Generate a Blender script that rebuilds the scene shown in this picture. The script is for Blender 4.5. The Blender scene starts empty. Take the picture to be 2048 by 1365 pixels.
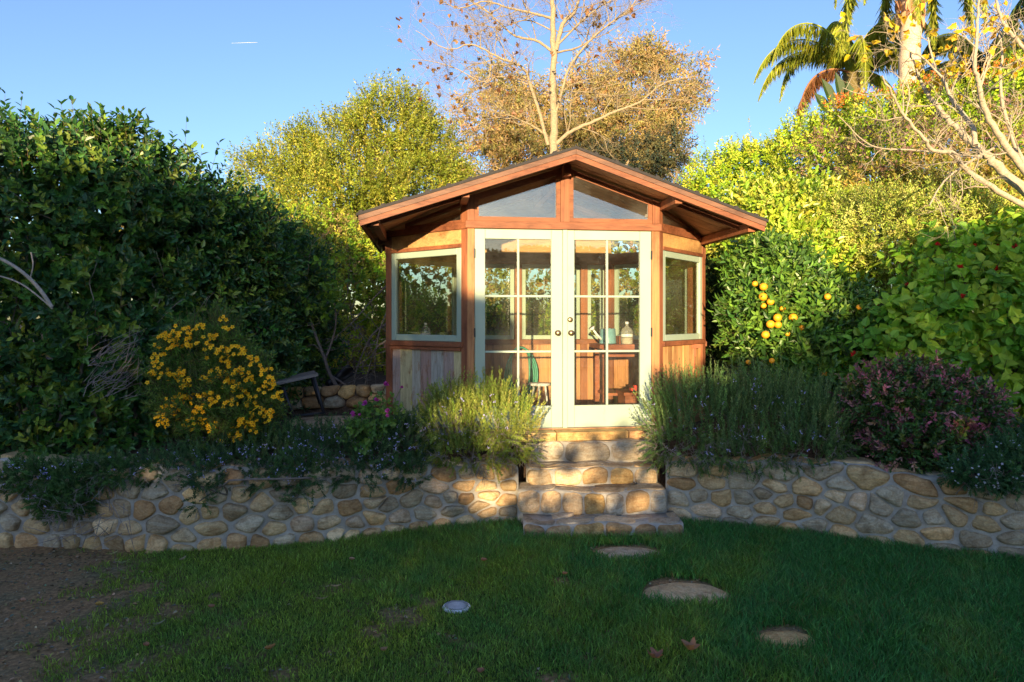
import bpy, bmesh, math, random
import numpy as np
from mathutils import Vector, Matrix

scene = bpy.context.scene
R = math.radians
# ------------------------------------------------------------ camera, sky, sun
EYE = 1.88; F = 1365.3
cam_d = bpy.data.cameras.new("camera"); cam = bpy.data.objects.new("camera", cam_d)
scene.collection.objects.link(cam)
cam.location = (0, 0, EYE); cam.rotation_euler = (R(90), 0, 0)
cam_d.lens = 24; cam_d.sensor_width = 36; cam_d.shift_y = -0.0208
cam_d.clip_start = 0.05; cam_d.clip_end = 9000
scene.camera = cam
SUN_EL = 5.0; SUN_AZ = 6.0            # light travels towards +Y, a little to +X
tv = Vector((math.sin(R(SUN_AZ))*math.cos(R(SUN_EL)), math.cos(R(SUN_AZ))*math.cos(R(SUN_EL)), -math.sin(R(SUN_EL))))
w = bpy.data.worlds.new("World"); scene.world = w; w.use_nodes = True
wn = w.node_tree; wn.nodes.clear()
sky = wn.nodes.new("ShaderNodeTexSky"); sky.sky_type = 'NISHITA'; sky.sun_disc = False
sky.sun_elevation = R(SUN_EL); sky.sun_rotation = math.atan2(-tv.x, -tv.y)
sky.air_density = 1.0; sky.dust_density = 0.8; sky.ozone_density = 3.2; sky.altitude = 50
bgn = wn.nodes.new("ShaderNodeBackground"); bgn.inputs[1].default_value = 0.15
won = wn.nodes.new("ShaderNodeOutputWorld")
hsn = wn.nodes.new("ShaderNodeHueSaturation"); hsn.inputs['Value'].default_value = .84; hsn.inputs['Saturation'].default_value = .94; hsn.inputs['Hue'].default_value = .514
wn.links.new(sky.outputs[0], hsn.inputs['Color']); wn.links.new(hsn.outputs[0], bgn.inputs[0]); wn.links.new(bgn.outputs[0], won.inputs[0])
sun_d = bpy.data.lights.new("sun", 'SUN'); sun_d.energy = 3.2; sun_d.angle = R(0.5); sun_d.color = (1.0, 0.73, 0.40)
sun = bpy.data.objects.new("sun", sun_d); scene.collection.objects.link(sun)
sun.rotation_euler = tv.to_track_quat('-Z', 'Y').to_euler(); sun.location = (-5, -30, 12)
scene.view_settings.view_transform = 'Standard'; scene.view_settings.look = 'None'
scene.view_settings.gamma = 1.0; scene.view_settings.exposure = 2.0
scene.cycles.max_bounces = 8; scene.cycles.transparent_max_bounces = 10
scene.cycles.use_denoising = True

rng = np.random.default_rng(11); random.seed(11)
def P(px, py, Y): return np.array(((px-1024)/F*Y, Y, EYE-(py-640)*Y/F))
def PV(px, py, Y): return Vector(P(px, py, Y))

# ------------------------------------------------------------ mesh helpers
def link(o, parent=None):
    scene.collection.objects.link(o)
    if parent: o.parent = parent
    return o
def tag(o, label=None, cat=None, group=None, kind=None):
    if label: o["label"] = label
    if cat: o["category"] = cat
    if group: o["group"] = group
    if kind: o["kind"] = kind
    return o
def empty(name, label, cat, loc=(0, 0, 0), group=None):
    o = bpy.data.objects.new(name, None); o.empty_display_size = 0.2; o.location = loc; link(o)
    return tag(o, label, cat, group)
def np_obj(name, V, faces, mat, parent=None, col=None, smooth=False):
    """faces: list of (n,k) int arrays"""
    V = np.asarray(V, dtype=np.float32)
    q = parent
    while q is not None: V = V - np.array(q.location, dtype=np.float32); q = q.parent
    me = bpy.data.meshes.new(name)
    faces = [np.asarray(f, dtype=np.int32) for f in faces if len(f)]
    loops = np.concatenate([f.ravel() for f in faces])
    tot = np.concatenate([np.full(len(f), f.shape[1], np.int32) for f in faces])
    st = np.concatenate([[0], np.cumsum(tot)[:-1]]).astype(np.int32)
    me.vertices.add(len(V)); me.vertices.foreach_set("co", V.ravel())
    me.loops.add(len(loops)); me.loops.foreach_set("vertex_index", loops)
    me.polygons.add(len(tot)); me.polygons.foreach_set("loop_start", st)
    me.polygons.foreach_set("use_smooth", np.full(len(tot), bool(smooth)))
    me.update(calc_edges=True)
    if col is not None:
        a = me.color_attributes.new("Col", 'FLOAT_COLOR', 'POINT')
        c = np.ones((len(V), 4), np.float32); c[:, :3] = np.clip(col, 0, 1); a.data.foreach_set("color", c.ravel())
    me.materials.append(mat)
    return link(bpy.data.objects.new(name, me), parent)
class Geo:
    def __init__(s): s.V = []; s.F = {}; s.C = []; s.n = 0
    def add(s, V, faces, col=None):
        V = np.asarray(V, float)
        for f in faces:
            f = np.asarray(f, int)
            if len(f): s.F.setdefault(f.shape[1], []).append(f+s.n)
        s.V.append(V); s.n += len(V)
        c = np.asarray(col if col is not None else (1, 1, 1), float)
        s.C.append(np.broadcast_to(c, (len(V), 3)))
        return s
    def build(s, name, mat, parent=None, smooth=False):
        return np_obj(name, np.concatenate(s.V), [np.concatenate(f) for f in s.F.values()], mat, parent, np.concatenate(s.C), smooth)
def norm(v): return v/np.maximum(np.linalg.norm(v, axis=-1, keepdims=True), 1e-9)
def leaves(g, B, D, N, L, W, C, kind=4, fold=0.15, droop=0.1):
    """leaf blades from base B along D, facing N"""
    n = len(B); D = norm(D); S = norm(np.cross(D, N)); N = np.cross(S, D)
    L = np.broadcast_to(L, (n,))[:, None]; W = np.broadcast_to(W, (n,))[:, None]
    i = np.arange(n)[:, None]
    if kind == 4:
        V = np.stack([B, B+D*L*.45+S*W*.5+N*W*fold, B+D*L-N*L*droop, B+D*L*.45-S*W*.5+N*W*fold], 1).reshape(-1, 3)
        b = i*4; fs = [np.concatenate([b+np.array([[0, 1, 2]]), b+np.array([[0, 2, 3]])])]; k = 4
    else:
        V = np.stack([B, B+D*L*.28+S*W*.46+N*W*fold, B+D*L*.66+S*W*.40+N*(W*fold-L*droop*.4), B+D*L-N*L*droop,
                      B+D*L*.66-S*W*.40+N*(W*fold-L*droop*.4), B+D*L*.28-S*W*.46+N*W*fold], 1).reshape(-1, 3)
        b = i*6; fs = [np.concatenate([b+np.array([[0, 1, 2, 3]]), b+np.array([[0, 3, 4, 5]])])]; k = 6
    g.add(V, fs, np.repeat(np.broadcast_to(C, (n, 3)), k, 0))
def frame_of(D):
    up = np.where(np.abs(D[:, 2:3]) > .9, np.array([[1., 0, 0]]), np.array([[0, 0, 1.]]))
    A = norm(np.cross(D, up)); return A, np.cross(D, A)
def cols(n, palette, weights=None, var=.18):
    p = np.array(palette, float); k = rng.choice(len(p), n, p=weights)
    return p[k]*np.exp(rng.normal(0, var, (n, 1)))*np.exp(rng.normal(0, var*.35, (n, 3)))
def shoots(g, O, D,  length, nl, lL, lW, palette, weights=None, ang=.9, kind=4, var=.15, droop=.15, fold=.15, t0=.1, updir=0., stems=None, srad=.003, face=None, stemcol=(.12, .09, .05)):
    n = len(O); D = norm(D); A, B = frame_of(D)
    length = np.broadcast_to(length, (n,))
    t = np.linspace(t0, 1, nl)[None]+rng.normal(0, .04, (n, nl))
    ph = np.arange(nl)[None]*2.4+rng.uniform(0, 6.28, (n, 1))+rng.normal(0, .3, (n, nl))
    an = ang*(1.1-.45*t)+rng.normal(0, .12, (n, nl))
    pos = O[:, None]+D[:, None]*(length[:, None]*t)[..., None]
    rad = A[:, None]*np.cos(ph)[..., None]+B[:, None]*np.sin(ph)[..., None]
    ld = D[:, None]*np.cos(an)[..., None]+rad*np.sin(an)[..., None]; ld[..., 2] += updir
    ld = norm(ld); nn = D[:, None]-ld*np.sum(ld*D[:, None], -1, keepdims=True)+rng.normal(0, .35, ld.shape)
    if face is not None: nn = nn*.6+face[:, None]*.9
    m = n*nl
    base = np.repeat(cols(n, palette, weights, var), nl, 0)*np.exp(rng.normal(0, var*.6, (m, 1)))
    sz = rng.uniform(.65, 1.15, m)
    leaves(g, pos.reshape(m, 3), ld.reshape(m, 3), nn.reshape(m, 3), lL*sz, lW*sz, base, kind, fold, droop)
    if stems is not None:
        segs(stems, O, O+D*length[:, None], np.full(n, srad), np.full(n, srad*.5), 3, stemcol)
def segs(g, P0, P1, R0, R1, k=5, col=(1, 1, 1)):
    P0 = np.asarray(P0, float); P1 = np.asarray(P1, float); n = len(P0)
    D = norm(P1-P0); A, B = frame_of(D); th = np.arange(k)*2*np.pi/k
    ring = A[:, None]*np.cos(th)[None, :, None]+B[:, None]*np.sin(th)[None, :, None]
    R0 = np.asarray(R0, float)[:, None, None]; R1 = np.asarray(R1, float)[:, None, None]
    V = np.concatenate([P0[:, None]+ring*R0, P1[:, None]+ring*R1], 1).reshape(-1, 3)
    j = np.arange(k); f = np.stack([j, (j+1) % k, (j+1) % k+k, j+k], 1)
    c = np.asarray(col, float)
    if c.ndim == 2: c = np.repeat(c, 2*k, 0)
    g.add(V, [(np.arange(n)[:, None, None]*2*k+f[None]).reshape(-1, 4)], c)
def tube(g, pts, rad, k=8, col=(1, 1, 1), cap=True):
    pts = np.asarray(pts, float); n = len(pts); rad = np.broadcast_to(rad, (n,))
    T = norm(np.gradient(pts, axis=0)); A = np.zeros_like(T)
    a = np.cross(T[0], [0, 0, 1.]) if abs(T[0][2]) < .9 else np.cross(T[0], [1., 0, 0]); a /= np.linalg.norm(a)
    for i in range(n):
        a = a-T[i]*np.dot(a, T[i]); a /= np.linalg.norm(a); A[i] = a
    B = np.cross(T, A); th = np.arange(k)*2*np.pi/k
    V = (pts[:, None]+(A[:, None]*np.cos(th)[None, :, None]+B[:, None]*np.sin(th)[None, :, None])*rad[:, None, None]).reshape(-1, 3)
    j = np.arange(k); q = np.stack([j, (j+1) % k, (j+1) % k+k, j+k], 1)
    F_ = (np.arange(n-1)[:, None, None]*k+q[None]).reshape(-1, 4); fs = [F_]
    if cap: fs.append(np.array([list(range(k))[::-1], [(n-1)*k+i for i in range(k)]]))
    g.add(V, fs, col)
def lathe(g, prof, base=(0, 0, 0), k=20, col=(1, 1, 1)):
    prof = np.asarray(prof, float); n = len(prof); th = np.arange(k)*2*np.pi/k
    V = np.stack([prof[:, :1]*np.cos(th), prof[:, :1]*np.sin(th), np.repeat(prof[:, 1:2], k, 1)], -1).reshape(-1, 3)+np.array(base)
    j = np.arange(k); q = np.stack([j, (j+1) % k, (j+1) % k+k, j+k], 1)
    g.add(V, [(np.arange(n-1)[:, None, None]*k+q[None]).reshape(-1, 4)], col)
def smooth_poly(pts, n=8):
    pts = np.asarray(pts, float); out = []
    p = np.concatenate([[2*pts[0]-pts[1]], pts, [2*pts[-1]-pts[-2]]])
    for i in range(1, len(p)-2):
        for t in np.linspace(0, 1, n, endpoint=False):
            a, b, c, d = p[i-1], p[i], p[i+1], p[i+2]
            out.append(.5*((2*b)+(-a+c)*t+(2*a-5*b+4*c-d)*t*t+(-a+3*b-3*c+d)*t**3))
    out.append(pts[-1]); return np.array(out)
CUBE = np.array([[0, 3, 2, 1], [4, 5, 6, 7], [0, 1, 5, 4], [1, 2, 6, 5], [2, 3, 7, 6], [3, 0, 4, 7]])
def prism8(V8, bev=0.):
    return np.asarray(V8, float)

# ------------------------------------------------------------ materials
class NT:
    def __init__(s, name):
        s.m = bpy.data.materials.new(name); s.m.use_nodes = True; s.t = s.m.node_tree
        s.b = s.t.nodes["Principled BSDF"]; s.o = s.t.nodes["Material Output"]
    def n(s, typ, **kw):
        x = s.t.nodes.new("ShaderNode"+typ)
        for k, v in kw.items(): setattr(x, k, v)
        return x
    def l(s, a, b): s.t.links.new(a, b)
    def noise(s, scale, detail=4, vec=None, rough=.6, dist=0):
        x = s.n("TexNoise"); x.inputs["Scale"].default_value = scale; x.inputs["Detail"].default_value = detail
        x.inputs["Roughness"].default_value = rough; x.inputs["Distortion"].default_value = dist
        if vec is not None: s.l(vec, x.inputs["Vector"])
        return x
    def coord(s, scale=(1, 1, 1), kind="Object"):
        c = s.n("TexCoord"); m = s.n("Mapping"); m.inputs["Scale"].default_value = scale
        s.l(c.outputs[kind], m.inputs["Vector"]); return m.outputs[0]
    def ramp(s, fac, stops):
        r = s.n("ValToRGB"); e = r.color_ramp.elements
        while len(e) < len(stops): e.new(.5)
        for i, (p, c) in enumerate(stops):
            e[i].position = p; e[i].color = (*c, 1) if len(c) == 3 else c
        s.l(fac, r.inputs[0]); return r.outputs[0]
    def mix(s, a, b, fac, mode='MIX'):
        x = s.n("Mix", data_type='RGBA', blend_type=mode)
        for sock, v in ((x.inputs[6], a), (x.inputs[7], b), (x.inputs[0], fac)):
            if hasattr(v, "is_output"): s.l(v, sock)
            elif isinstance(v, (int, float)): sock.default_value = v
            else: sock.default_value = (*v, 1)
        return x.outputs[2]
    def bump(s, h, strength=.3, dist=.01):
        x = s.n("Bump"); x.inputs["Strength"].default_value = strength; x.inputs["Distance"].default_value = dist
        s.l(h, x.inputs["Height"]); s.l(x.outputs[0], s.b.inputs["Normal"])
    def set(s, rough=.6, spec=.4, metal=0.):
        s.b.inputs["Roughness"].default_value = rough; s.b.inputs["Specular IOR Level"].default_value = spec
        s.b.inputs["Metallic"].default_value = metal; return s
    def color(s, c):
        if hasattr(c, "is_output"): s.l(c, s.b.inputs["Base Color"])
        else: s.b.inputs["Base Color"].default_value = (*c, 1)
        return s
def m_leaf(name, trans=.35, rough=.45, spec=.35, tw=(1.5, 1.35, .5)):
    m = NT(name).set(rough, spec); a = m.n("VertexColor"); a.layer_name = "Col"
    m.color(a.outputs[0]); t = m.n("BsdfTranslucent"); m.l(m.mix(a.outputs[0], tw, 1., 'MULTIPLY'), t.inputs[0])
    x = m.n("MixShader"); x.inputs[0].default_value = trans
    m.l(m.b.outputs[0], x.inputs[1]); m.l(t.outputs[0], x.inputs[2]); m.l(x.outputs[0], m.o.inputs[0]); return m.m
def m_col(name, rough=.8, nscale=40, nvar=.35, bump=.3, bdist=.004, spec=.3):
    m = NT(name).set(rough, spec); a = m.n("VertexColor"); a.layer_name = "Col"
    nz = m.noise(nscale, 5, m.coord())
    m.color(m.mix(a.outputs[0], m.ramp(nz.outputs[0], [(.3, (1-nvar,)*3), (.7, (1+nvar*.6,)*3)]), 1., 'MULTIPLY')); m.bump(nz.outputs[0], bump, bdist); return m.m
def m_wood(name, c1, c2, axis='z', rough=.6, wear=None):
    m = NT(name).set(rough, .3); sc = {'z': (28, 28, 1.3), 'x': (1.3, 28, 28), 'y': (28, 1.3, 28)}[axis]
    v = m.coord(sc); nz = m.noise(1.0, 6, v, .65, 1.2); w2 = m.noise(2.6, 6, m.coord((1.5, 1.5, .6) if axis == 'z' else (.6, 1.5, 1.5)), .65)
    c = m.ramp(nz.outputs[0], [(.28, c2), (.5, c1), (.75, tuple(min(1, x*1.25) for x in c1))])
    c = m.mix(c, m.ramp(w2.outputs[0], [(.34, (.55, .50, .48)), (.5, (.95, .95, .95)), (.68, (1.18, 1.14, 1.05))]), 1., 'MULTIPLY')
    if wear:
        wn_ = m.noise(3.2, 6, m.coord(), .7); c = m.mix(c, wear, m.ramp(wn_.outputs[0], [(.55, (0, 0, 0)), (.68, (1, 1, 1))]))
    m.color(c); m.bump(nz.outputs[0], .35, .003); return m.m
def m_stone(name, sc=1.0):
    m = NT(name).set(.82, .25); a = m.n("VertexColor"); a.layer_name = "Col"
    v = m.coord((1, 1, 1)); n1 = m.noise(7*sc, 5, v, .6, .6); n2 = m.noise(60*sc, 5, v); vor = m.noise(2.5*sc, 4, m.coord((1, 1, 3.5)), .7, 2.)
    c = m.mix(a.outputs[0], m.ramp(n1.outputs[0], [(.3, (.58, .52, .46)), (.5, (1, .98, .95)), (.72, (1.25, 1.2, 1.12))]), 1., 'MULTIPLY')
    c = m.mix(c, m.ramp(vor.outputs[0], [(.42, (1, 1, 1)), (.5, (.72, .55, .4)), (.56, (1, 1, 1))]), .55, 'MULTIPLY')
    c = m.mix(c, m.ramp(n2.outputs[0], [(.3, (.75, .75, .75)), (.7, (1.15, 1.15, 1.15))]), 1., 'MULTIPLY')
    m.color(c); h = m.mix(n1.outputs[0], n2.outputs[0], .35); m.bump(h, .9, .02); return m.m
def m_plain(name, c, rough=.5, metal=0, spec=.5, var=0.15, nsc=30):
    m = NT(name).set(rough, spec, metal); nz = m.noise(nsc, 4, m.coord())
    m.color(m.mix(c, m.ramp(nz.outputs[0], [(.3, (1-var,)*3), (.7, (1+var,)*3)]), 1., 'MULTIPLY')); return m.m
M = {}
M['leaf_gloss'] = m_leaf('glossy_leaf', .28, .38, .5)
M['leaf'] = m_leaf('leaf', .35, .5, .35)
M['leaf_matte'] = m_leaf('matte_leaf', .3, .7, .2)
M['petal'] = m_leaf('petal', .3, .6, .2, (1.1, 1.0, .9))
M['grass'] = m_leaf('grass_blade', .35, .5, .3, (1.2, 1.3, .5))
M['bark'] = m_col('bark', .85, 35, .35, .5, .01)
M['stem'] = m_col('stem', .8, 60, .2, .2, .002)
M['stone'] = m_stone('field_stone')
M['slab'] = m_stone('flagstone', 1.6)
M['cedar_v'] = m_wood('cedar_upright', (.26, .10, .05), (.14, .05, .027), 'z')
M['cedar_h'] = m_wood('cedar_rail', (.24, .09, .045), (.13, .048, .026), 'x')
M['pine_v'] = m_wood('pale_wood_upright', (.50, .28, .12), (.34, .17, .075), 'z')
M['pine_h'] = m_wood('pale_wood_rail', (.50, .30, .13), (.36, .19, .07), 'x')
M['amber_v'] = m_wood('amber_wood_upright', (.40, .19, .08), (.25, .105, .045), 'z')
M['wainscot'] = m_wood('wainscot_wood', (.50, .25, .12), (.33, .14, .065), 'z')
M['soffit'] = m_wood('soffit_wood', (.42, .22, .12), (.25, .12, .065), 'x')
M['board'] = m_wood('weathered_barge_board', (.17, .09, .06), (.10, .055, .04), 'x')
M['grey_wood'] = m_wood('weathered_wood', (.23, .2, .18), (.12, .1, .09), 'x')
m_ = NT('sage_paint').set(.5, .4); v_ = m_.coord((1, 1, .4)); nz_ = m_.noise(9, 6, v_, .7); n2_ = m_.noise(2, 3, v_)
c_ = m_.mix(m_.ramp(n2_.outputs[0], [(.3, (.29, .385, .32)), (.7, (.355, .445, .37))]), (.19, .25, .22), m_.ramp(nz_.outputs[0], [(.62, (0, 0, 0)), (.75, (.7, .7, .7))]))
m_.color(c_); m_.bump(m_.noise(50, 3, m_.coord((6, 6, 1))).outputs[0], .15, .002); M['sage'] = m_.m
m_ = NT('peeling_boards').set(.75, .2); a_ = m_.n("VertexColor"); a_.layer_name = "Col"
nz_ = m_.noise(1, 6, m_.coord((30, 30, 3)), .7, .8); n2_ = m_.noise(5, 5, m_.coord((2.2, 2.2, 1)), .75)
c_ = m_.mix(a_.outputs[0], (.30, .14, .06), m_.ramp(n2_.outputs[0], [(.52, (0, 0, 0)), (.66, (.85, .85, .85))]))
c_ = m_.mix(c_, m_.ramp(nz_.outputs[0], [(.3, (.6, .58, .56)), (.6, (1.1, 1.1, 1.1))]), 1., 'MULTIPLY'); m_.color(c_); m_.bump(nz_.outputs[0], .5, .004); M['peel'] = m_.m
def m_glass(name, base, dust_haze, dc=(.75, .74, .68, 1)):
    m = NT(name); gl = m.n("BsdfGlossy"); gl.inputs["Roughness"].default_value = .01; gl.inputs[0].default_value = (.95, .97, 1, 1)
    tr = m.n("BsdfTransparent"); tr.inputs[0].default_value = (.93, .95, .92, 1)
    fr = m.n("Fresnel"); geo = m.n("NewGeometry"); ior = m.n("MapRange"); ior.inputs[3].default_value = 1.45; ior.inputs[4].default_value = 1/1.45
    m.l(geo.outputs["Backfacing"], ior.inputs[0]); m.l(ior.outputs[0], fr.inputs[0])
    ad = m.n("Math", operation='MULTIPLY_ADD'); ad.inputs[1].default_value = 1.6; ad.inputs[2].default_value = base; m.l(fr.outputs[0], ad.inputs[0])
    df = m.n("BsdfDiffuse"); df.inputs[0].default_value = dc
    x = m.n("MixShader"); m.l(ad.outputs[0], x.inputs[0]); m.l(tr.outputs[0], x.inputs[1]); m.l(gl.outputs[0], x.inputs[2])
    dm = m.mix(m.noise(60, 6, m.coord(), .8).outputs[0], m.noise(3, 3, m.coord()).outputs[0], .5)
    y = m.n("MixShader"); m.l(m.ramp(dm, [(.42, (dust_haze*.1,)*3), (.66, (dust_haze,)*3)]), y.inputs[0]); m.l(x.outputs[0], y.inputs[1]); m.l(df.outputs[0], y.inputs[2])
    m.l(y.outputs[0], m.o.inputs[0]); return m.m
M['glass'] = m_glass('window_glass', .0, .03); M['glass_high'] = m_glass('gable_glass', .05, .05); M['jug_glass'] = m_glass('dusty_jug_glass', .05, .5); M['glass_bay'] = m_glass('bay_glass', .05, .06, (.62, .50, .22, 1))  # bay dust is tinted yellow to paint a golden haze into the panes
M['brass'] = m_plain('aged_brass', (.30, .22, .13), .35, .9)
M['iron'] = m_plain('black_iron', (.03, .03, .035), .45, .3)
M['white'] = m_plain('white_plastic', (.75, .76, .78), .4)
M['roofing'] = m_plain('dark_roofing', (.035, .033, .035), .8, 0, .3)
M['stucco'] = m_plain('stucco', (.5, .44, .36), .9)
m_ = NT('mortar').set(.9, .2); nz_ = m_.noise(14, 6, m_.coord(), .65); m_.color(m_.ramp(nz_.outputs[0], [(.3, (.28, .27, .24)), (.7, (.47, .455, .41))])); m_.bump(nz_.outputs[0], .6, .015); M['mortar'] = m_.m
def m_ground(name, stops, sc=18, bd=.03):
    m = NT(name).set(.95, .1); a = m.noise(sc, 8, m.coord(), .75); b = m.noise(sc*6, 4, m.coord(), .7)
    m.color(m.ramp(m.mix(a.outputs[0], b.outputs[0], .45), stops)); m.bump(m.mix(a.outputs[0], b.outputs[0], .5), .8, bd); return m.m
M['soil'] = m_ground('soil_mulch', [(.3, (.035, .024, .018)), (.48, (.09, .062, .045)), (.58, (.17, .12, .085)), (.68, (.32, .25, .18))])
m_ = NT('lawn_ground').set(.95, .1); a_ = m_.n("VertexColor"); a_.layer_name = "Col"; nz_ = m_.noise(30, 8, m_.coord(), .75)
m_.color(m_.mix(a_.outputs[0], m_.ramp(nz_.outputs[0], [(.3, (.4, .4, .4)), (.5, (1, 1, 1)), (.68, (1.9, 1.8, 1.7))]), 1., 'MULTIPLY')); m_.bump(nz_.outputs[0], .8, .02); M['lawn'] = m_.m

# ------------------------------------------------------------ retaining wall curve
WL = np.array([(-6.5, 5.9), (-5.2, 5.75), (-4.2, 5.68), (-3.6, 5.64), (-2.74, 5.56), (-1.62, 5.77), (-.78, 6.11), (.06, 6.34)])
WR = np.array([(1.44, 6.40), (2.31, 6.11), (2.98, 5.77), (3.69, 5.44), (4.3, 5.25), (5.3, 4.95), (6.8, 4.6)])
WLs = smooth_poly(WL, 10); WRs = smooth_poly(WR, 10)
def wall_y(X): return np.interp(X, np.concatenate([WL[:, 0], WR[:, 0]]), np.concatenate([WL[:, 1], WR[:, 1]]))
def topL(X): return np.interp(X, [-6.5, -4.2, -2.8, -1.6, .06], [.70, .70, .68, .63, .52])
def topR(X): return np.interp(X, [1.44, 2.9, 4, 6.8], [.53, .645, .55, .55])
def wall_top(X): return np.where(np.asarray(X) < .7, topL(X), topR(X))

# ------------------------------------------------------------ ground
def fb(x, y, s=1., seed=0):
    return (np.sin(x*2.1*s+seed)*np.cos(y*1.7*s+seed*1.3)+.6*np.sin(x*4.3*s-y*3.1*s+seed*2)+.4*np.sin(y*9.1*s+x*7.3*s+seed*3)+.3*np.sin(x*17*s-seed+2.*np.sin(y*13*s)))/2.3
SLABS = [(1252, 1110, 5.46, .25, .13), (1370, 1190, 4.66, .275, .17), (1572, 1283, 3.99, .16, .095)]
def slabpos(s): return ((s[0]-1024)/F*s[2], s[2])
def soil_mask(x, y):
    """1 = bare soil, 0 = full turf"""
    edge = -2.35-(5.45-y)*(-.42)-1.0*0
    e = (-2.72+(5.5-y)*.46)                    # boundary x at depth y
    m = np.clip((e-x)/.7+.75*fb(x, y, 2.2, 1)+.15, 0, 1)*np.clip(.62+.6*fb(x, y, 4.5, 6)+(e-x)*.8, 0, 1)
    m = np.maximum(m, np.clip((fb(x, y, 1.9, 4)-.30)*3.0, 0, .8)*(x < .6)*(y < 5.0))
    m = np.maximum(m, np.clip(.22-(y-3.2)*.05+.8*fb(x, y, 3.1, 7)-.2, 0, .6)*np.clip(-x*.9, 0, 1)*(y < 5.1))
    for s in SLABS:
        cx, cy = slabpos(s); d = np.hypot((x-cx)/(s[3]*1.12), (y-cy-.06)/(s[4]*1.35))
        m = np.maximum(m, np.clip((1.12+.25*fb(x, y, 5, 2)-d)*4, 0, 1))
    return m
xs = np.linspace(-7, 7, 200); ys = np.linspace(1.5, 7.2, 110); X, Y = np.meshgrid(xs, ys)
m = soil_mask(X, Y)[..., None]; sage = np.clip(.5*fb(X, Y, 3.2, 3)+.1, 0, 1)[..., None]
gc = np.array([.05, .09, .02]); sc_ = np.array([.33, .20, .10]); pale = np.array([.13, .17, .10])
C = gc*(1-m)+(sc_*(1-sage)+pale*sage)*m
V = np.stack([X, Y, .006*fb(X, Y, 3, 9)], -1).reshape(-1, 3)
def gridf(nx, ny):
    i = np.arange(nx*ny).reshape(ny, nx); return np.stack([i[:-1, :-1], i[:-1, 1:], i[1:, 1:], i[1:, :-1]], -1).reshape(-1, 4)
o = np_obj("lawn", V, [gridf(200, 110)], M['lawn'], None, C.reshape(-1, 3), True); tag(o, kind="structure")
o = np_obj("ground", np.array([(-900, -900, -.05), (900, -900, -.05), (900, 900, -.05), (-900, 900, -.05)]), [np.array([[0, 1, 2, 3]])], M['soil']); tag(o, kind="structure")
# raised bed and yard behind the retaining wall
xs = np.linspace(-9, 9, 120); tt = np.linspace(0, 1, 60); X, T = np.meshgrid(xs, tt); yw = wall_y(X)+.16
Y = yw+T**1.5*(26-yw); wt = wall_top(X)-.05
Z = wt+(0.74-wt)*np.clip((Y-yw)/1.0, 0, 1)
Z = Z+np.clip(Y-8.9, 0, 8)*.13*(np.abs(X-.4) > -1)+.02*fb(X, Y, 2.3, 3)
shed = (X > -1.9) & (X < 2.7) & (Y > 6.6) & (Y < 9.6); Z = np.where(shed, np.minimum(Z, .70), Z)
st = (X > -.05) & (X < 1.55) & (Y < 6.95); Z = np.where(st, .12, Z)
o = np_obj("garden_bed", np.stack([X, Y, Z], -1).reshape(-1, 3), [gridf(120, 60)], M['soil'], None, None, True); tag(o, kind="structure")

# grass blades
def blades(n, x0, x1, y0, y1):
    y = np.sqrt(rng.uniform(y0*y0, y1*y1, n)); x = rng.uniform(-1, 1, n)*y*.86; return x, y
x, y = blades(300000, 0, 0, 3.2, 6.6)
k = (y < wall_y(x)-.01) & (rng.uniform(0, 1, len(x)) > soil_mask(x, y)*1.05) & ~((x > .08) & (x < 1.5) & (y > 5.86))
for s in SLABS:
    cx, cy = slabpos(s); k &= np.hypot((x-cx)/s[3], (y-cy)/s[4]) > .86+.10*fb(x, y, 9, 3)
cx, cy = (913-1024)/F*4.45, 4.45; k &= np.hypot((x-cx)/.1, (y-cy)/.09) > .9
x, y = x[k], y[k]; n = len(x)
lush = np.clip(.55+.5*fb(x, y, .9, 2)+.40*(y-4.6)+.33*(x-.2), 0.08, 1)
h = (.024+.042*lush)*rng.uniform(.6, 1.3, n); lean = rng.normal(0, .5, (n, 2))+np.stack([fb(x, y, 2.5, 1), fb(x, y, 2.2, 5)], -1)*.4
a = rng.uniform(0, np.pi, n); sx = np.cos(a)*.0024; sy = np.sin(a)*.0024
B = np.stack([x, y, np.zeros(n)], -1); S = np.stack([sx, sy, np.zeros(n)], -1)
mid = B+np.stack([lean[:, 0]*h*.3, lean[:, 1]*h*.3, h*.6], -1); tip = B+np.stack([lean[:, 0]*h, lean[:, 1]*h, h], -1)
V = np.stack([B-S, B+S, mid+S*.8, mid-S*.8, tip], 1).reshape(-1, 3); i = np.arange(n)[:, None]*5
c1 = np.array([.07, .23, .06]); c2 = np.array([.24, .34, .05]); c3 = np.array([.20, .18, .07])
yl = np.clip(.45+.6*fb(x, y, 1.7, 8)-.35*lush+.2-x*.14, 0, 1)[:, None]
C = (c1*(1-yl)+c2*yl)*np.exp(rng.normal(0, .35, (n, 1))); dry = rng.uniform(0, 1, n) < .06; C[dry] = c3
o = np_obj("grass", V, [i+np.array([[0, 1, 2, 3]]), i+np.array([[3, 2, 4]])], M['grass'], None, np.repeat(C, 5, 0)); tag(o, kind="stuff")
# litter of small chips and pebbles over the bare soil
n = 2600; x, y = blades(n*4, 0, 0, 3.2, 5.7); kk = (rng.uniform(0, 1, len(x)) < soil_mask(x, y)*.9) & (y < wall_y(x)-.1); x, y = x[kk][:n], y[kk][:n]; n = len(x)
g = Geo(); d = rng.normal(0, 1, (n, 3))*[1, 1, .15]; N = np.array([0, 0, 1])+rng.normal(0, .3, (n, 3)); s = rng.uniform(.006, .02, n)
leaves(g, np.stack([x, y, np.full(n, .012)], -1), d, N, s*1.6, s, cols(n, [(.30, .21, .11), (.28, .23, .14), (.16, .11, .06), (.14, .15, .11)], None, .3), 6, .3, .2)
tag(g.build("soil_litter", M['stem']), kind="stuff")

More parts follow.
